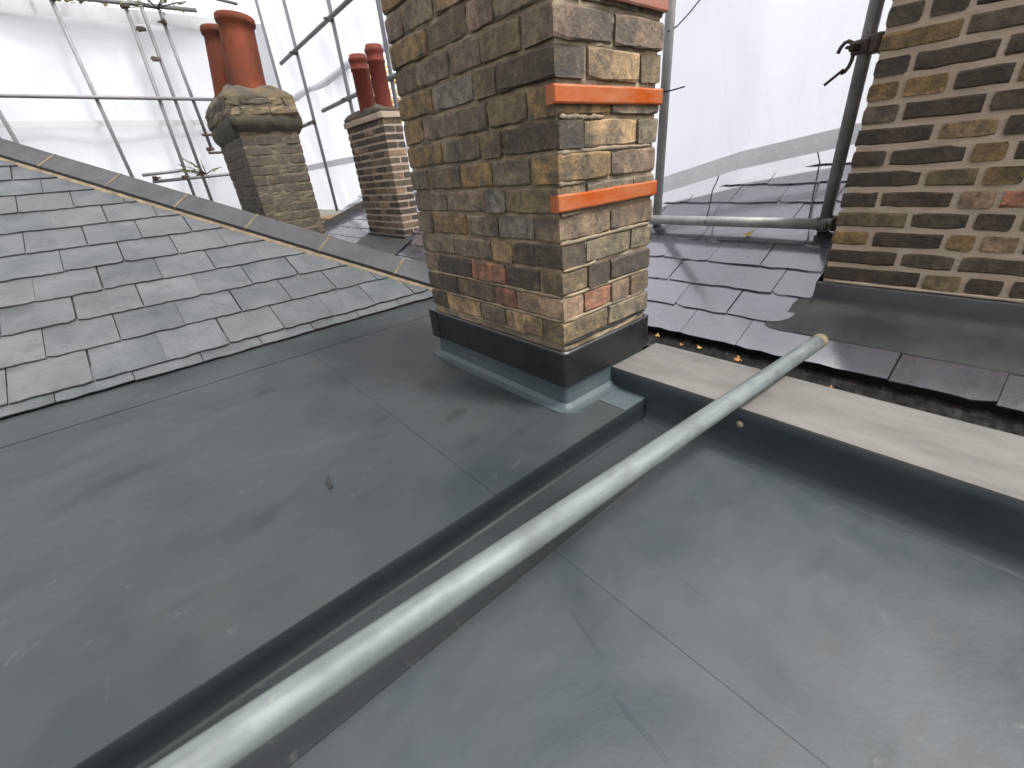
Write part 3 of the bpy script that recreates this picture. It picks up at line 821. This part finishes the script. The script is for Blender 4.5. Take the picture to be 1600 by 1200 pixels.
# flashing: upright lead, apron on the slates, light mortar fillet
def flash_prof(t):
    y = RCY1 + 0.012 - (RCY1 + 0.80) * t
    w = 0.002 * noise.noise(Vector((y * 6, 0, 1))); b = rc.location
    r0 = RX + 0.232 * c2 
    P = [(RCX + 0.004, y, 0.206), (RCX - 0.010, y, 0.205), (RCX - 0.013 + w, y, 0.198), (RCX - 0.014 + w, y, 0.150), (RCX - 0.018, y, 0.136)]
    P += [tuple(RP(y, sx, 0.0185 + w * 0.5 - 0.0055 * (0.372 - sx) / 0.17)) for sx in (0.372, 0.32, 0.26, 0.206)]
    P += [tuple(RP(y, 0.199, 0.0118)), tuple(RP(y, 0.197, 0.0095))]
    return [(p[0] - b[0], p[1] - b[1], p[2] - b[2]) for p in P]
fl = strip_profile('lead_flashing', flash_prof, 60, MLEAD, rc)
fl.data.materials.append(MLEADD)
for p in fl.data.polygons:
    if p.center.z + 0.1 > 0.142: p.material_index = 1
smear(rc, [(RCX - 0.004, 0.49 - 1.2 * i / 30, 0.2125) for i in range(31)], 0.008, MM2, 'y', 'mortar_fillet')
# side soaker running up the slope beside the gap
V = [RP(RCY1 - 0.01, 0.38, 0.019), RP(RCY1 + 0.022, 0.38, 0.0185), RP(RCY1 + 0.022, 1.0, 0.0185), RP(RCY1 - 0.01, 1.0, 0.019)]
V = [v - rc.location for v in V]
link('lead_soaker', mesh('lead_soaker', V, [(0, 1, 2, 3)]), MLEADD, rc)
V = []
for (yy, ss, hh) in ((RCY1 + 0.010, 0.199, 0.0112), (RCY1 + 0.055, 0.196, 0.0112), (RCY1 + 0.10, 0.200, 0.0112), (RCY1 + 0.125, 0.215, 0.0110), (RCY1 + 0.12, 0.26, 0.0100), (RCY1 + 0.08, 0.33, 0.0100), (RCY1 + 0.06, 0.40, 0.0100), (RCY1 + 0.010, 0.40, 0.0135)):
    V.append(RP(yy, ss, hh) - rc.location)
link('lead_corner', mesh('lead_corner', V, [tuple(range(8))]), MLEAD, rc)
V = [Vector((RCX - 0.013, RCY1 + 0.0135, 0.10)), Vector((RCX - 0.013, RCY1 + 0.0135, 0.205)), Vector((RCX + 0.20, RCY1 + 0.0135, 0.30)), Vector((RCX + 0.40, RCY1 + 0.0135, 0.42)), Vector((RCX + 0.40, RCY1 + 0.0135, 0.24))]
link('side_flashing', mesh('side_flashing', [v - rc.location for v in V], [(0, 1, 2, 3, 4)]), MLEADD, rc)

# ------------------------------------------------------------------ far chimneys with pots
def pot(par, x, y, z, r, h, mat, name='chimney_pot', style=0):
    if style == 0:
        prof = [(r * 1.12, 0), (r * 1.06, h * .3), (r * 0.99, h * .75), (r * 0.97, h * .88), (r * 1.07, h * .90), (r * 1.10, h * .93), (r * 1.10, h * .985), (r * 1.04, h), (r * 0.86, h), (r * 0.84, h * .8), (r * .84, h * .4), (0.0001, h * .39)]
    else:
        prof = [(r * 0.95, 0), (r * 0.95, h * .74), (r * 1.06, h * .75), (r * 1.06, h * .78), (r * 0.95, h * .80), (r, h * .88), (r * 1.08, h * .90), (r * 1.08, h * .94), (r * .95, h * .96), (r * 0.9, h), (r * .78, h), (r * .78, h * .5), (0.0001, h * .49)]
    return link(name, lathe_me(prof, 36, name), mat, par, (x - par.location.x, y - par.location.y, z - par.location.z))

def simple_stack(par, x0, y0, x1, y1, z0, pitch, n, bh, mat, pal_l, pal_r, seed, push=0.003, jit=0.003):
    random.seed(seed); Lj, Lc, Rj, Rc = [], [], [], []
    for k in range(n):
        def run(a, b, first):
            js = []; p = a + first
            while p < b - 0.06: js.append(p); p += (0.225 if (len(js) % 2 == 1) else 0.112) if True else 0
            return js
        fl_ = 0.11 if k % 2 == 0 else 0.22
        lj = run(y0, y1, fl_); lj.reverse(); rj = run(x0, x1, 0.33 - fl_)
        Lj.append(lj); Rj.append(rj); Lc.append([random.choice(pal_l) for _ in range(len(lj) + 1)]); Rc.append([random.choice(pal_r) for _ in range(len(rj))])
    stack(par, x0, y0, x1, y1, z0, pitch, n, Lj, Lc, Rj, Rc, mat, bh, 0.012)

c2k = empty('chimney_stack', (0.95, 4.47, 0.2))
tag(c2k, 'old mossy brick chimney with two tall terracotta pots behind the hip tiles', 'chimney')
simple_stack(c2k, 0.95, 4.47, 1.415, 5.42, 0.27, 0.075, 13, 0.060, MB1, 'kkkdk', 'kdkdkd', 5)
mortar_core(c2k, 0.95, 4.47, 1.415, 5.42, 0.1, 1.42, MM3, 0.0035, 0.0025, 0.015)
# corbelled, weathered head
random.seed(3)
def lumpy(par, x0, y0, x1, y1, z0, z1, mat, name, amp, top_in=0.0, n=16, bot_in=0.0):
    bm = bmesh.new(); bmesh.ops.create_cube(bm, size=1.0)
    bmesh.ops.subdivide_edges(bm, edges=bm.edges[:], cuts=n // 2, use_grid_fill=True)
    for v in bm.verts:
        t = v.co.z + 0.5; f = 1 - top_in * (max(0, t - 0.3) / 0.7) ** 1.5 - bot_in * (max(0, 0.4 - t) / 0.4) ** 1.5
        p = Vector(((x0 + x1) / 2 + v.co.x * (x1 - x0) * f, (y0 + y1) / 2 + v.co.y * (y1 - y0) * f, z0 + t * (z1 - z0)))
        q = noise.noise_vector(p * 9) * amp + noise.noise_vector(p * 28) * amp * 0.35
        v.co = p + q - par.location
    me = bpy.data.meshes.new(name); bm.to_mesh(me); bm.free()
    return link(name, me, mat, par, smooth=True)
MCAP = mortar_mat('mossy_mortar', lin(56, 52, 40), lin(120, 98, 58), 6)
MCAP2 = mortar_mat('mossy_dark_mortar', lin(66, 62, 50), lin(108, 94, 72), 7)
def band(par, x0, y0, x1, y1, z0, z1, pal, mat):
    x = x0
    for (a, b, fixed, ax) in ((y0, y1, x0, 'y'), (x0, x1, y0, 'x')):
        p = a + (0.0 if ax == 'y' else 0.105)
        while p < b - 0.03:
            q = min(p + random.choice([0.11, 0.215]), b)
            if ax == 'y': course_brick(par, x0, x0 + 0.1, p + 0.003, q - 0.003, z0, z1, random.choice(pal), mat, 0.006, 0.010, 0.006)
            else: course_brick(par, p + 0.003, q - 0.003, y0, y0 + 0.1, z0, z1, random.choice(pal), mat, 0.006, 0.010, 0.006)
            p = q
band(c2k, 0.925, 4.445, 1.44, 5.445, 1.205, 1.265, 'dko', MB1)
band(c2k, 0.910, 4.425, 1.460, 5.465, 1.275, 1.335, 'ddo', MB1)
band(c2k, 0.922, 4.437, 1.450, 5.455, 1.345, 1.400, 'odd', MB1)
lumpy(c2k, 0.912, 4.425, 1.462, 5.465, 1.12, 1.43, MCAP2, 'corbel_mortar', 0.020, 0.08, 20, 0.16)
lumpy(c2k, 0.93, 4.45, 1.44, 5.445, 1.36, 1.510, MCAP, 'flaunching', 0.026, 0.36, 20)
for px_, py_ in ((1.185, 4.74), (1.135, 5.12)):
    o = pot(c2k, px_, py_, 1.44, 0.132, 0.555, MPOT); o.rotation_euler = (0, R(7), 0)
box('lead_flashing', (0.80, 4.44, 0.30), (0.945, 4.47, 0.345), MLEAD, c2k, 0.003, base=c2k.location)
box('lead_flashing', (0.93, 4.445, 0.26), (1.20, 4.462, 0.375), MLEAD, c2k, 0.003, base=c2k.location)

c3k = empty('chimney_stack', (2.08, 4.15, 0.1))
tag(c3k, 'slim brick chimney with two narrow red pots beyond the big chimney', 'chimney')
simple_stack(c3k, 2.08, 4.15, 2.27, 5.00, 0.16, 0.0645, 17, 0.045, MB2, 'kodmkp', 'kdkrm', 8)
mortar_core(c3k, 2.08, 4.15, 2.27, 5.00, 0.0, 1.235, MM2, 0.005, 0.001, 0.02)
lumpy(c3k, 2.065, 4.135, 2.285, 5.02, 1.215, 1.262, MM2, 'cap_course', 0.006)
lumpy(c3k, 2.075, 4.145, 2.275, 5.00, 1.255, 1.335, MCAP2, 'flaunching', 0.012, 0.3)
pot(c3k, 2.165, 4.58, 1.27, 0.083, 0.49, MPOT2, style=1)
pot(c3k, 2.185, 4.27, 1.27, 0.076, 0.50, MPOT2, style=1)
V = [RP(4.0, 0.20, 0.022), RP(5.1, 0.20, 0.022), RP(5.1, 0.47, 0.022), RP(4.0, 0.47, 0.022)]
V = [v - c3k.location for v in V]
o = link('lead_apron', mesh('lead_apron', V, [(0, 1, 2, 3)]), MLEAD, c3k)
box('lead_flashing', (2.07, 4.135, 0.10), (2.28, 4.152, 0.19), MLEADD, c3k, 0.002, base=c3k.location)
box('lead_flashing', (2.062, 4.135, 0.10), (2.08, 5.02, 0.19), MLEADD, c3k, 0.002, base=c3k.location)

# ------------------------------------------------------------------ scaffold
SR = 0.0242
def coupler(par, p, ax='z', ang=0.0, sc=1.0):
    """double coupler: two half shells, a flap and a bolt"""
    p = Vector(p); bm = bmesh.new()
    for (dx, dy, dz, sx, sy, sz) in ((0, 0, 0, .070, .070, .048), (.0, .046, 0, .048, .05, .062), (.052, 0, .0, .04, .018, .03), (.0, .078, .0, .022, .03, .022), (.078, 0, 0, .03, .012, .012)):
        r_ = bmesh.ops.create_cube(bm, size=1.0)
        for v in r_['verts']:
            v.co = Vector((v.co.x * sx + dx, v.co.y * sy + dy, v.co.z * sz + dz)) * sc
    bmesh.ops.bevel(bm, geom=bm.edges[:], offset=0.006 * sc, segments=1, affect='EDGES')
    me = bpy.data.meshes.new('coupler'); bm.to_mesh(me); bm.free()
    o = link('coupler', me, MCLAMP, par, p - par.location); o.rotation_euler = (0, 0, ang)
    return o

# right frame, seen through the gap
fr = empty('scaffolding', (2.4, 1.5, 0.3))
tag(fr, 'grey scaffold frame of two uprights and a low rail standing over the purple slates', 'scaffolding')
tube('upright', (2.4, 0.64, 0.335), (2.4, 0.64, 2.6), SR, MPOLED, fr, base=fr.location)
tube('upright', (2.4, 1.50, 0.335), (2.4, 1.50, 2.6), SR, MPOLED, fr, base=fr.location)
tube('rail', (2.352, 0.60, 0.372), (2.352, 1.75, 0.372), SR, MPOLED, fr, base=fr.location)
coupler(fr, (2.375, 0.635, 0.372), ang=R(200))
# swivel coupler with hooked flap high on the upright
coupler(fr, (2.395, 0.64, 1.015), ang=R(150))
hp = [Vector((2.38, 0.70 + 0.028 * math.cos(a) , 0.99 + 0.052 * math.sin(a))) - fr.location for a in [R(20 + 25 * i) for i in range(11)]]
link('coupler_hook', path_me(hp, 0.007, 8), MCLAMP, fr)
link('bolt', path_me([Vector(p) - fr.location for p in [(2.37, 0.69, 0.95), (2.36, 0.72, 0.925), (2.35, 0.742, 0.905)]], 0.006, 8), MCLAMP, fr)

# far left frame
LY = 9.5
MPOLEG = plain('grey_far_tube', lin(150, 148, 152), 0.6, 0.1, 10, 0.4, 0.2, lin(112, 110, 112))
fa = empty('scaffolding', (1.0, LY, 0.0))
tag(fa, 'far scaffold frame of thin uprights and a long rail in front of the left sheeting', 'scaffolding')
for (x, ztop, zb, x2) in ((0.30, 3.30, 0.2, 0.335), (1.10, 3.3, 0.2, 1.02), (1.30, 4.2, 0.2, 1.25), (1.50, 3.25, 1.40, 1.53), (-0.80, 3.2, 0.2, -0.70), (-0.95, 3.2, 0.2, -0.84), (-2.2, 3.3, 0.2, -2.2)):
    tube('upright', (x2, LY, zb), (x, LY, ztop), SR, MPOLEG, fa, 14, base=fa.location)
tube('rail', (-3.6, LY - 0.05, 2.15), (2.6, LY - 0.05, 2.12), SR, MPOLEG, fa, 14, base=fa.location)
tube('rail', (0.55, LY - 0.05, 1.00), (2.6, LY - 0.05, 1.05), SR, MPOLEG, fa, 14, base=fa.location)
tube('rail', (0.45, LY - 0.12, 1.10), (1.0, LY - 0.12, 1.13), SR, MPOLEG, fa, 14, base=fa.location)
tube('top_rail', (-3.6, LY + 0.03, 3.27), (2.0, LY + 0.03, 3.30), 0.03, MPOLEG, fa, 14, base=fa.location)
tube('rail', (1.50, LY - 0.05, 3.55), (2.6, LY - 0.05, 3.42), SR, MPOLEG, fa, 14, base=fa.location)
for z in (1.62, 1.36): tube('transom', (1.45, LY - 0.1, z), (1.95, LY - 0.1, z), 0.02, MCLAMP, fa, 12, base=fa.location)
for p in ((1.20, LY, 3.0), (1.24, LY - .04, 2.63), (1.25, LY - .04, 1.05), (1.03, LY - .04, 1.03), (0.6, LY - .06, 1.05), (0.32, LY - .02, 3.25), (1.1, LY - .02, 3.25), (1.52, LY - .04, 1.42), (1.5, LY - 0.02, 3.1)):
    coupler(fa, p, ang=random.uniform(0, 3))

# side frame, running back on the right of the far chimneys
SX = 2.85
MPOLEF = plain('pale_galvanised_tube', lin(178, 178, 184), 0.5, 0.1, 14, 0.3, 0.1)
fb = empty('scaffolding', (SX, 7.0, 0.3))
tag(fb, 'scaffold frame of uprights and couplers receding between the two far chimneys', 'scaffolding')
for (y, z0, z1) in ((9.30, 0.3, 4.6), (8.05, 0.3, 4.4), (6.52, 0.3, 4.2), (5.27, 0.62, 4.0), (7.2, 3.0, 4.2)):
    if y == 7.2: continue
    tube('upright', (SX, y, z0), (SX, y, z1), SR, MPOLEF, fb, 16, base=fb.location)
tube('rail', (SX - 0.05, 8.75, 2.52), (SX - 0.05, 3.4, 2.58), SR * 1.05, MPOLEG, fb, 16, base=fb.location)
tube('rail', (SX - 0.05, 7.45, 1.70), (SX - 0.05, 3.4, 1.73), SR * 1.05, MPOLEG, fb, 16, base=fb.location)
tube('rail', (SX - 0.05, 9.4, 1.62), (SX - 0.05, 8.0, 1.62), SR, MPOLEG, fb, 16, base=fb.location)
for (y, z) in ((8.05, 2.52), (6.52, 2.55), (6.52, 1.71), (5.27, 1.72), (8.05, 1.62), (5.27, 2.57), (9.3, 1.62)):
    coupler(fb, (SX - 0.03, y, z), ang=R(180))

# ------------------------------------------------------------------ sheeting
def sheet(name, path, z0f, z1f, nu, nv, amp, mat, label, fold=6.0, seed=0.0, hem=None, parent=None):
    V, F = [], []
    pts = [Vector((p[0], p[1], 0)) for p in path]; L = [0]
    for a, b in zip(pts, pts[1:]): L.append(L[-1] + (b - a).length)
    def at(t):
        d_ = t * L[-1]
        for i in range(len(pts) - 1):
            if d_ <= L[i + 1] + 1e-9:
                f = (d_ - L[i]) / (L[i + 1] - L[i]); return pts[i].lerp(pts[i + 1], f), (pts[i + 1] - pts[i]).normalized()
        return pts[-1], (pts[-1] - pts[-2]).normalized()
    for i in range(nu + 1):
        t = i / nu; p, dr = at(t); nr = Vector((-dr.y, dr.x, 0)); l = t * L[-1]
        for j in range(nv + 1):
            v = j / nv; z = z0f(t, p) + (z1f(t, p) - z0f(t, p)) * v
            o_ = amp * (noise.noise(Vector((l * 0.9, z * 0.5, seed))) * 1.6 + 0.40 * noise.noise(Vector((l * fold * .4 + z * 1.4, z * 0.4, seed + 5))) + 0.06 * noise.noise(Vector((l * fold * 1.5 + z * 3, z * 1.3, seed + 9))))
            V.append(p + nr * o_ + Vector((0, 0, z)))
    for i in range(nu):
        for j in range(nv): a = i * (nv + 1) + j; F.append((a, a + 1, a + nv + 2, a + nv + 1))
    c = Vector((path[0][0], path[0][1], z0f(0, pts[0])))
    me = mesh(name, [v - c for v in V], F)
    o = link(name, me, mat, None, c, smooth=True)
    if label: tag(o, label, 'sheeting', 'white scaffold sheeting')
    return o

# A: through the gap, bottom edge draped over the slates
def roofz(x): return RZ + (x - RX) * math.tan(PH2)
pA = [(3.35, -0.9), (2.93, 0.697), (2.78, 1.20), (2.57, 1.60), (2.50, 2.4), (2.56, 3.2)]
shA = sheet('plastic_sheeting', pA, lambda t, p: roofz(p.x) + 0.02, lambda t, p: 3.6, 120, 60, 0.03, MSHEET,
            'bright white sheeting hanging over the purple slates right of the big chimney', seed=2.0)
def hemA(off0, off1, inset, name, mat, parent):
    V, F = [], []; n = 60
    P = [Vector((3.10, 0.0)), Vector((2.93, 0.697)), Vector((2.78, 1.20)), Vector((2.57, 1.60)), Vector((2.5, 2.3))]
    L = [0]
    for a, b in zip(P, P[1:]): L.append(L[-1] + (b - a).length)
    for i in range(n + 1):
        d_ = L[-1] * i / n; k = max(j for j in range(len(P) - 1) if L[j] <= d_ + 1e-9); f = (d_ - L[k]) / (L[k + 1] - L[k]); p = P[k].lerp(P[k + 1], f)
        for j in range(4):
            z = roofz(p.x) + off0 + (off1 - off0) * j / 3
            V.append((p.x - inset - 0.012 * (1 - j / 3), p.y, z))
    for i in range(n):
        for j in range(3): a = i * 4 + j; F.append((a, a + 1, a + 5, a + 4))
    o = link(name, mesh(name, [Vector(v) - parent.location for v in V], F), mat, parent, smooth=True)
    return P, L
hemA(0.075, 0.165, 0.075, 'perforated_hem', MHEM, shA)
# eyelets punched along the hem
P = [Vector((2.93, 0.697)), Vector((2.78, 1.20)), Vector((2.57, 1.60))]
V, F = [], []
for q in range(13):
    t = q / 12 * 1.95; k = min(int(t), 1); p = P[k].lerp(P[k + 1], t - k); z = roofz(p.x) + 0.122
    c = Vector((p.x - 0.086, p.y, z)); o_ = len(V)
    for i in range(10):
        a = 2 * math.pi * i / 10; V.append(c + Vector((0, math.cos(a) * 0.013, math.sin(a) * 0.008)))
    F.append(tuple(o_ + i for i in range(10)))
tag(link('eyelets', mesh('eyelets', [v - shA.location for v in V], F), MROLL, shA), kind='stuff')

# B: side wall; upper panel, lower panel with an opening between them near the slim chimney
XB = 3.0
shB = sheet('plastic_sheeting', [(XB, 9.75), (XB, 2.6)], lambda t, p: 2.12 + 0.02 * math.sin(t * 9), lambda t, p: 4.9, 120, 40, 0.05, MSHEET,
            'upper white sheeting on the side scaffold above the rolled hem', seed=8.0)
def lowtop(t, p):
    y = p.y
    return 2.10 if y > 6.7 else (2.10 - (6.7 - y) * 1.0 if y > 5.9 else 1.3)
shC = sheet('plastic_sheeting', [(XB + 0.015, 9.75), (XB + 0.015, 4.9)], lambda t, p: 0.30, lowtop, 120, 40, 0.06, MSHEET,
            'lower white sheeting with creases between the mossy and the slim chimney', seed=12.0)
rl = link('sheeting_roll', path_me([(XB - 0.05, 9.0 - 0.4 * i, 2.08 + 0.02 * math.sin(i * 1.3)) for i in range(16)], [0.045 + 0.008 * math.sin(i * 2.1) for i in range(16)], 14), MROLL, None)
tag(rl, 'rolled up white sheeting edge slanting towards the red pots', 'sheeting roll')
rl.location = (0, 0, 0)
mid = link('sheeting_band', mesh('sheeting_band', [(XB - 0.07, 9.6, 0.98), (XB - 0.07, 5.0, 0.98), (XB - 0.07, 5.0, 1.07), (XB - 0.07, 9.6, 1.07)], [(0, 1, 2, 3)]), MHEM, None)
mid.parent = shC; mid.location = -shC.location
# C: far left wall
YC = 9.75
shD = sheet('plastic_sheeting', [(-4.5, YC), (XB, YC)], lambda t, p: -0.2, lambda t, p: 3.26 + 0.03 * math.sin(t * 22), 120, 40, 0.05, MSHEET,
            'broad white sheeting wall at the far left behind the thin uprights', seed=20.0)
b1 = link('sheeting_seam', mesh('sheeting_seam', [(-4.4, YC - 0.09, 1.80), (2.8, YC - 0.09, 1.78), (2.8, YC - 0.09, 1.86), (-4.4, YC - 0.09, 1.88)], [(0, 1, 2, 3)]), MHEM, None)
b1.parent = shD; b1.location = -shD.location
b2 = link('sheeting_hem', mesh('sheeting_hem', [(-4.4, YC - 0.09, 3.08), (2.6, YC - 0.09, 3.10), (2.6, YC - 0.09, 3.27), (-4.4, YC - 0.09, 3.25)], [(0, 1, 2, 3)]), MHEM, None)
b2.parent = shD; b2.location = -shD.location

# elastic ties between hem and rail
def tie(pts, label, r=0.0035):
    c = Vector(pts[0]); o = link('elastic_tie', path_me([Vector(p) - c for p in pts], r, 6), MUNDER, None, c)
    tag(o, label, 'tie', 'elastic ties holding the sheeting')
tie([(2.70, 1.30, 0.595), (2.66, 1.285, 0.555), (2.58, 1.27, 0.50), (2.45, 1.21, 0.44), (2.352, 1.17, 0.400), (2.325, 1.165, 0.372), (2.352, 1.16, 0.346), (2.378, 1.165, 0.372), (2.352, 1.168, 0.399)],
    'dark elastic tie wrapped round the low scaffold rail near its middle')
tie([(2.82, 0.86, 0.66), (2.80, 0.83, 0.60), (2.60, 0.77, 0.47), (2.38, 0.70, 0.385)], 'thin dark elastic tie beside the corner where rail meets upright')
tie([(2.62, 1.44, 1.42), (2.5, 1.45, 1.33), (2.42, 1.47, 1.27), (2.375, 1.49, 1.25)], 'dark elastic tie high on the upright next to the orange strips')
tie([(2.42, 1.40, 1.01), (2.38, 1.46, 1.00), (2.37, 1.50, 1.003)], 'short dark elastic tie on the upright beside the middle orange strip')

# ------------------------------------------------------------------ things beyond the slates
tb = box('timber_platform', (2.30, 6.95, 0.22), (2.78, 7.6, 0.27), MWOOD, None, 0.004)
tag(tb, 'pale plywood platform board behind the mossy chimney', 'board')
bmP = RP(6.72, 0.36, 0.0); bmQ = RP(6.05, 1.05, 0.0)
V = [bmP, bmQ, bmQ + Vector((0, 0, 0.09)), bmP + Vector((0, 0, 0.09)), bmP + Vector((.05, .06, 0)), bmQ + Vector((.05, .06, 0)), bmQ + Vector((.05, .06, 0.09)), bmP + Vector((.05, .06, 0.09))]
o = link('timber_beam', mesh('timber_beam', V, [(0, 1, 2, 3), (4, 5, 6, 7), (0, 1, 5, 4), (3, 2, 6, 7), (0, 3, 7, 4), (1, 2, 6, 5)]), MCOP, None)
tag(o, 'pale kerb beam along the far edge of the purple slate roof', 'beam')

# ------------------------------------------------------------------ loose scaffold pole in front
dr = Vector((-0.9987, 0.028, 0.0400)).normalized(); pa = Vector((1.575, 0.3795, 0.0985)) - dr * 0.092; pb = pa + dr * 3.21
me = tube_me((0, 0, 0), (3.21, 0, 0), SR, 40, 0.004, 'scaffold_pole', 24)
pole = link('scaffold_pole', me, MPOLE, None, pa)
pole.rotation_euler = dr.to_track_quat('X', 'Z').to_euler()
tag(pole, 'long pale galvanised scaffold tube lying across the flat roof in the foreground', 'scaffold pole')
cap = link('mortar_crust', tube_me((-0.001, 0, 0), (0.035, 0, 0), SR + 0.0007, 40, 0.001), MPEB, pole)

# splinter and stains on the deck
sp = link('slate_splinter', mesh('slate_splinter', [(0, 0, 0), (0.012, 0.004, 0), (0.02, 0.062, 0.004), (0.004, 0.03, 0.012), (0.006, 0.004, 0.006)], [(0, 1, 2), (0, 2, 3), (0, 3, 4), (1, 2, 3, 4), (0, 1, 4)]), MUNDER, None, (0.155, 1.02, 0.003))
tag(sp, 'thin dark splinter lying on the open deck left of the step', 'splinter')

# ------------------------------------------------------------------ leaves
random.seed(5)
leaf(RP(0.943, 0.765, 0.028), 0.026, MLEAFY, 'pale yellow leaf stuck on the purple slates below the rail', n2v, 0.6, 0.008)
leaf((1.64, 0.62, -0.035), 0.022, MLEAFO, 'large orange leaf at the slate edge nearest the loose pole', (0.1, -0.3, 1), 0.3, 0.008)
leaf((1.655, 0.79, -0.03), 0.013, MLEAFY, 'small tan leaf in the gutter, right of two smaller specks', (0.1, -0.3, 1), 1.3, 0.005)
leaf((1.65, 0.87, -0.035), 0.009, MLEAFO, 'tiny tan leaf in the gutter between two larger leaves', (-0.1, -0.3, 1), 2.3, 0.005)
leaf((1.67, 1.00, -0.03), 0.013, MLEAFY, 'pale curled leaf in the gutter a hand away from the black collar', (-0.1, -0.3, 1), 0.9, 0.006)
leaf((1.68, 1.13, -0.025), 0.015, MLEAFY, 'cream leaf in the gutter touching the corner of the black collar', (-0.2, -0.3, 1), 0.1, 0.006)
leaf((1.60, 0.47, -0.03), 0.010, MLEAFO, 'small orange leaf in the gutter right beside the loose pole end', (-0.2, -0.2, 1), 0.4, 0.006)
leaf((1.62, 0.30, -0.045), 0.010, MLEAFO, 'dull brown leaf in the gutter just past the pole end', (0.0, -0.2, 1), 0.4, 0.006)

# ------------------------------------------------------------------ trees and twigs
def tree(name, loc, h, crown_c, crown_r, nleaf, leafs, label, mat, seed):
    random.seed(seed); t = empty(name, loc); tag(t, label, 'tree')
    tr = [Vector((0, 0, 0)), Vector((0.1, 0.05, h * .4)), Vector((0.0, 0.1, h * .7)), Vector((0.1, 0.1, h))]
    link('trunk', path_me(tr, [0.22, 0.17, 0.11, 0.04], 10), MBARK, t)
    cc = Vector(crown_c) - Vector(loc)
    ends = []
    for i in range(16):
        a = Vector((random.uniform(-1, 1) * crown_r[0], random.uniform(-1, 1) * crown_r[1], random.uniform(-1, 1) * crown_r[2])) * 0.8 + cc
        st = tr[2].lerp(tr[3], random.random()); md = st.lerp(a, 0.5) + Vector((0, 0, random.uniform(0.0, .3)))
        link('branch', path_me([st, md, a], [0.05, 0.028, 0.008], 6), MBARK, t); ends += [md, a, md.lerp(a, .5)]
    V, F = [], []
    for i in range(nleaf):
        e = random.choice(ends) + Vector([random.gauss(0, .28) for _ in range(3)]); s_ = leafs * random.uniform(.6, 1.3)
        u = Vector([random.gauss(0, 1) for _ in range(3)]).normalized(); v = u.orthogonal().normalized(); o_ = len(V)
        V += [e - u * s_, e + v * s_ * .45, e + u * s_, e - v * s_ * .45]; F.append((o_, o_ + 1, o_ + 2, o_ + 3))
    me = bpy.data.meshes.new('crown'); me.from_pydata([tuple(v) for v in V], [], F); me.update()
    link('crown', me, mat, t)
    return t
tree('garden_tree', (-0.3, 14.5, -8.5), 12.6, (0.3, 13.0, 4.75), (3.2, 1.0, 0.75), 3600, 0.085, 'leafy tree reaching over the top of the left sheeting', MFOL, 11)
tree('garden_tree', (6.2, 12.0, -8.5), 10.6, (6.0, 11.8, 2.9), (1.2, 1.2, 1.0), 2200, 0.09, 'yellow leaved tree glimpsed beside the narrow red pots', MLEAFY, 12)
# buddleia twigs by the mossy chimney, leafy debris on scaffold tops
def twigs(loc, n, ln, label, seed, down=False):
    random.seed(seed); t = empty('twig_plant', loc); tag(t, label, 'plant')
    for i in range(n):
        a = random.uniform(0, 6.28); e = random.uniform(-.2, 1.0) * (-1 if down else 1)
        d_ = Vector((math.cos(a), math.sin(a) * .5, e)).normalized() * ln * random.uniform(.5, 1)
        link('twig', path_me([Vector((0, 0, 0)), d_ * .5 + Vector((0, 0, .02)), d_], [0.008, 0.006, 0.003], 5), MBARK, t)
        V, F = [], []
        for k in range(9):
            p = d_ * random.uniform(.4, 1.05); u = Vector([random.gauss(0, 1) for _ in range(3)]).normalized() * .03; v = u.orthogonal().normalized() * .012; o_ = len(V)
            V += [p - u, p + v, p + u, p - v]; F.append((o_, o_ + 1, o_ + 2, o_ + 3))
        link('leaves', mesh('leaves', V, F), MFOL, t)
twigs((1.30, 9.35, 1.05), 9, 0.42, 'bare twiggy weed growing on the scaffold left of the mossy chimney', 4)
twigs((1.45, 9.35, 3.22), 12, 0.55, 'dark leafy twigs hanging over the sheeting top left of the terracotta pots', 9)
twigs((0.25, 9.35, 3.35), 10, 0.5, 'dark leafy twigs on the sheeting top above the leftmost long upright', 19)
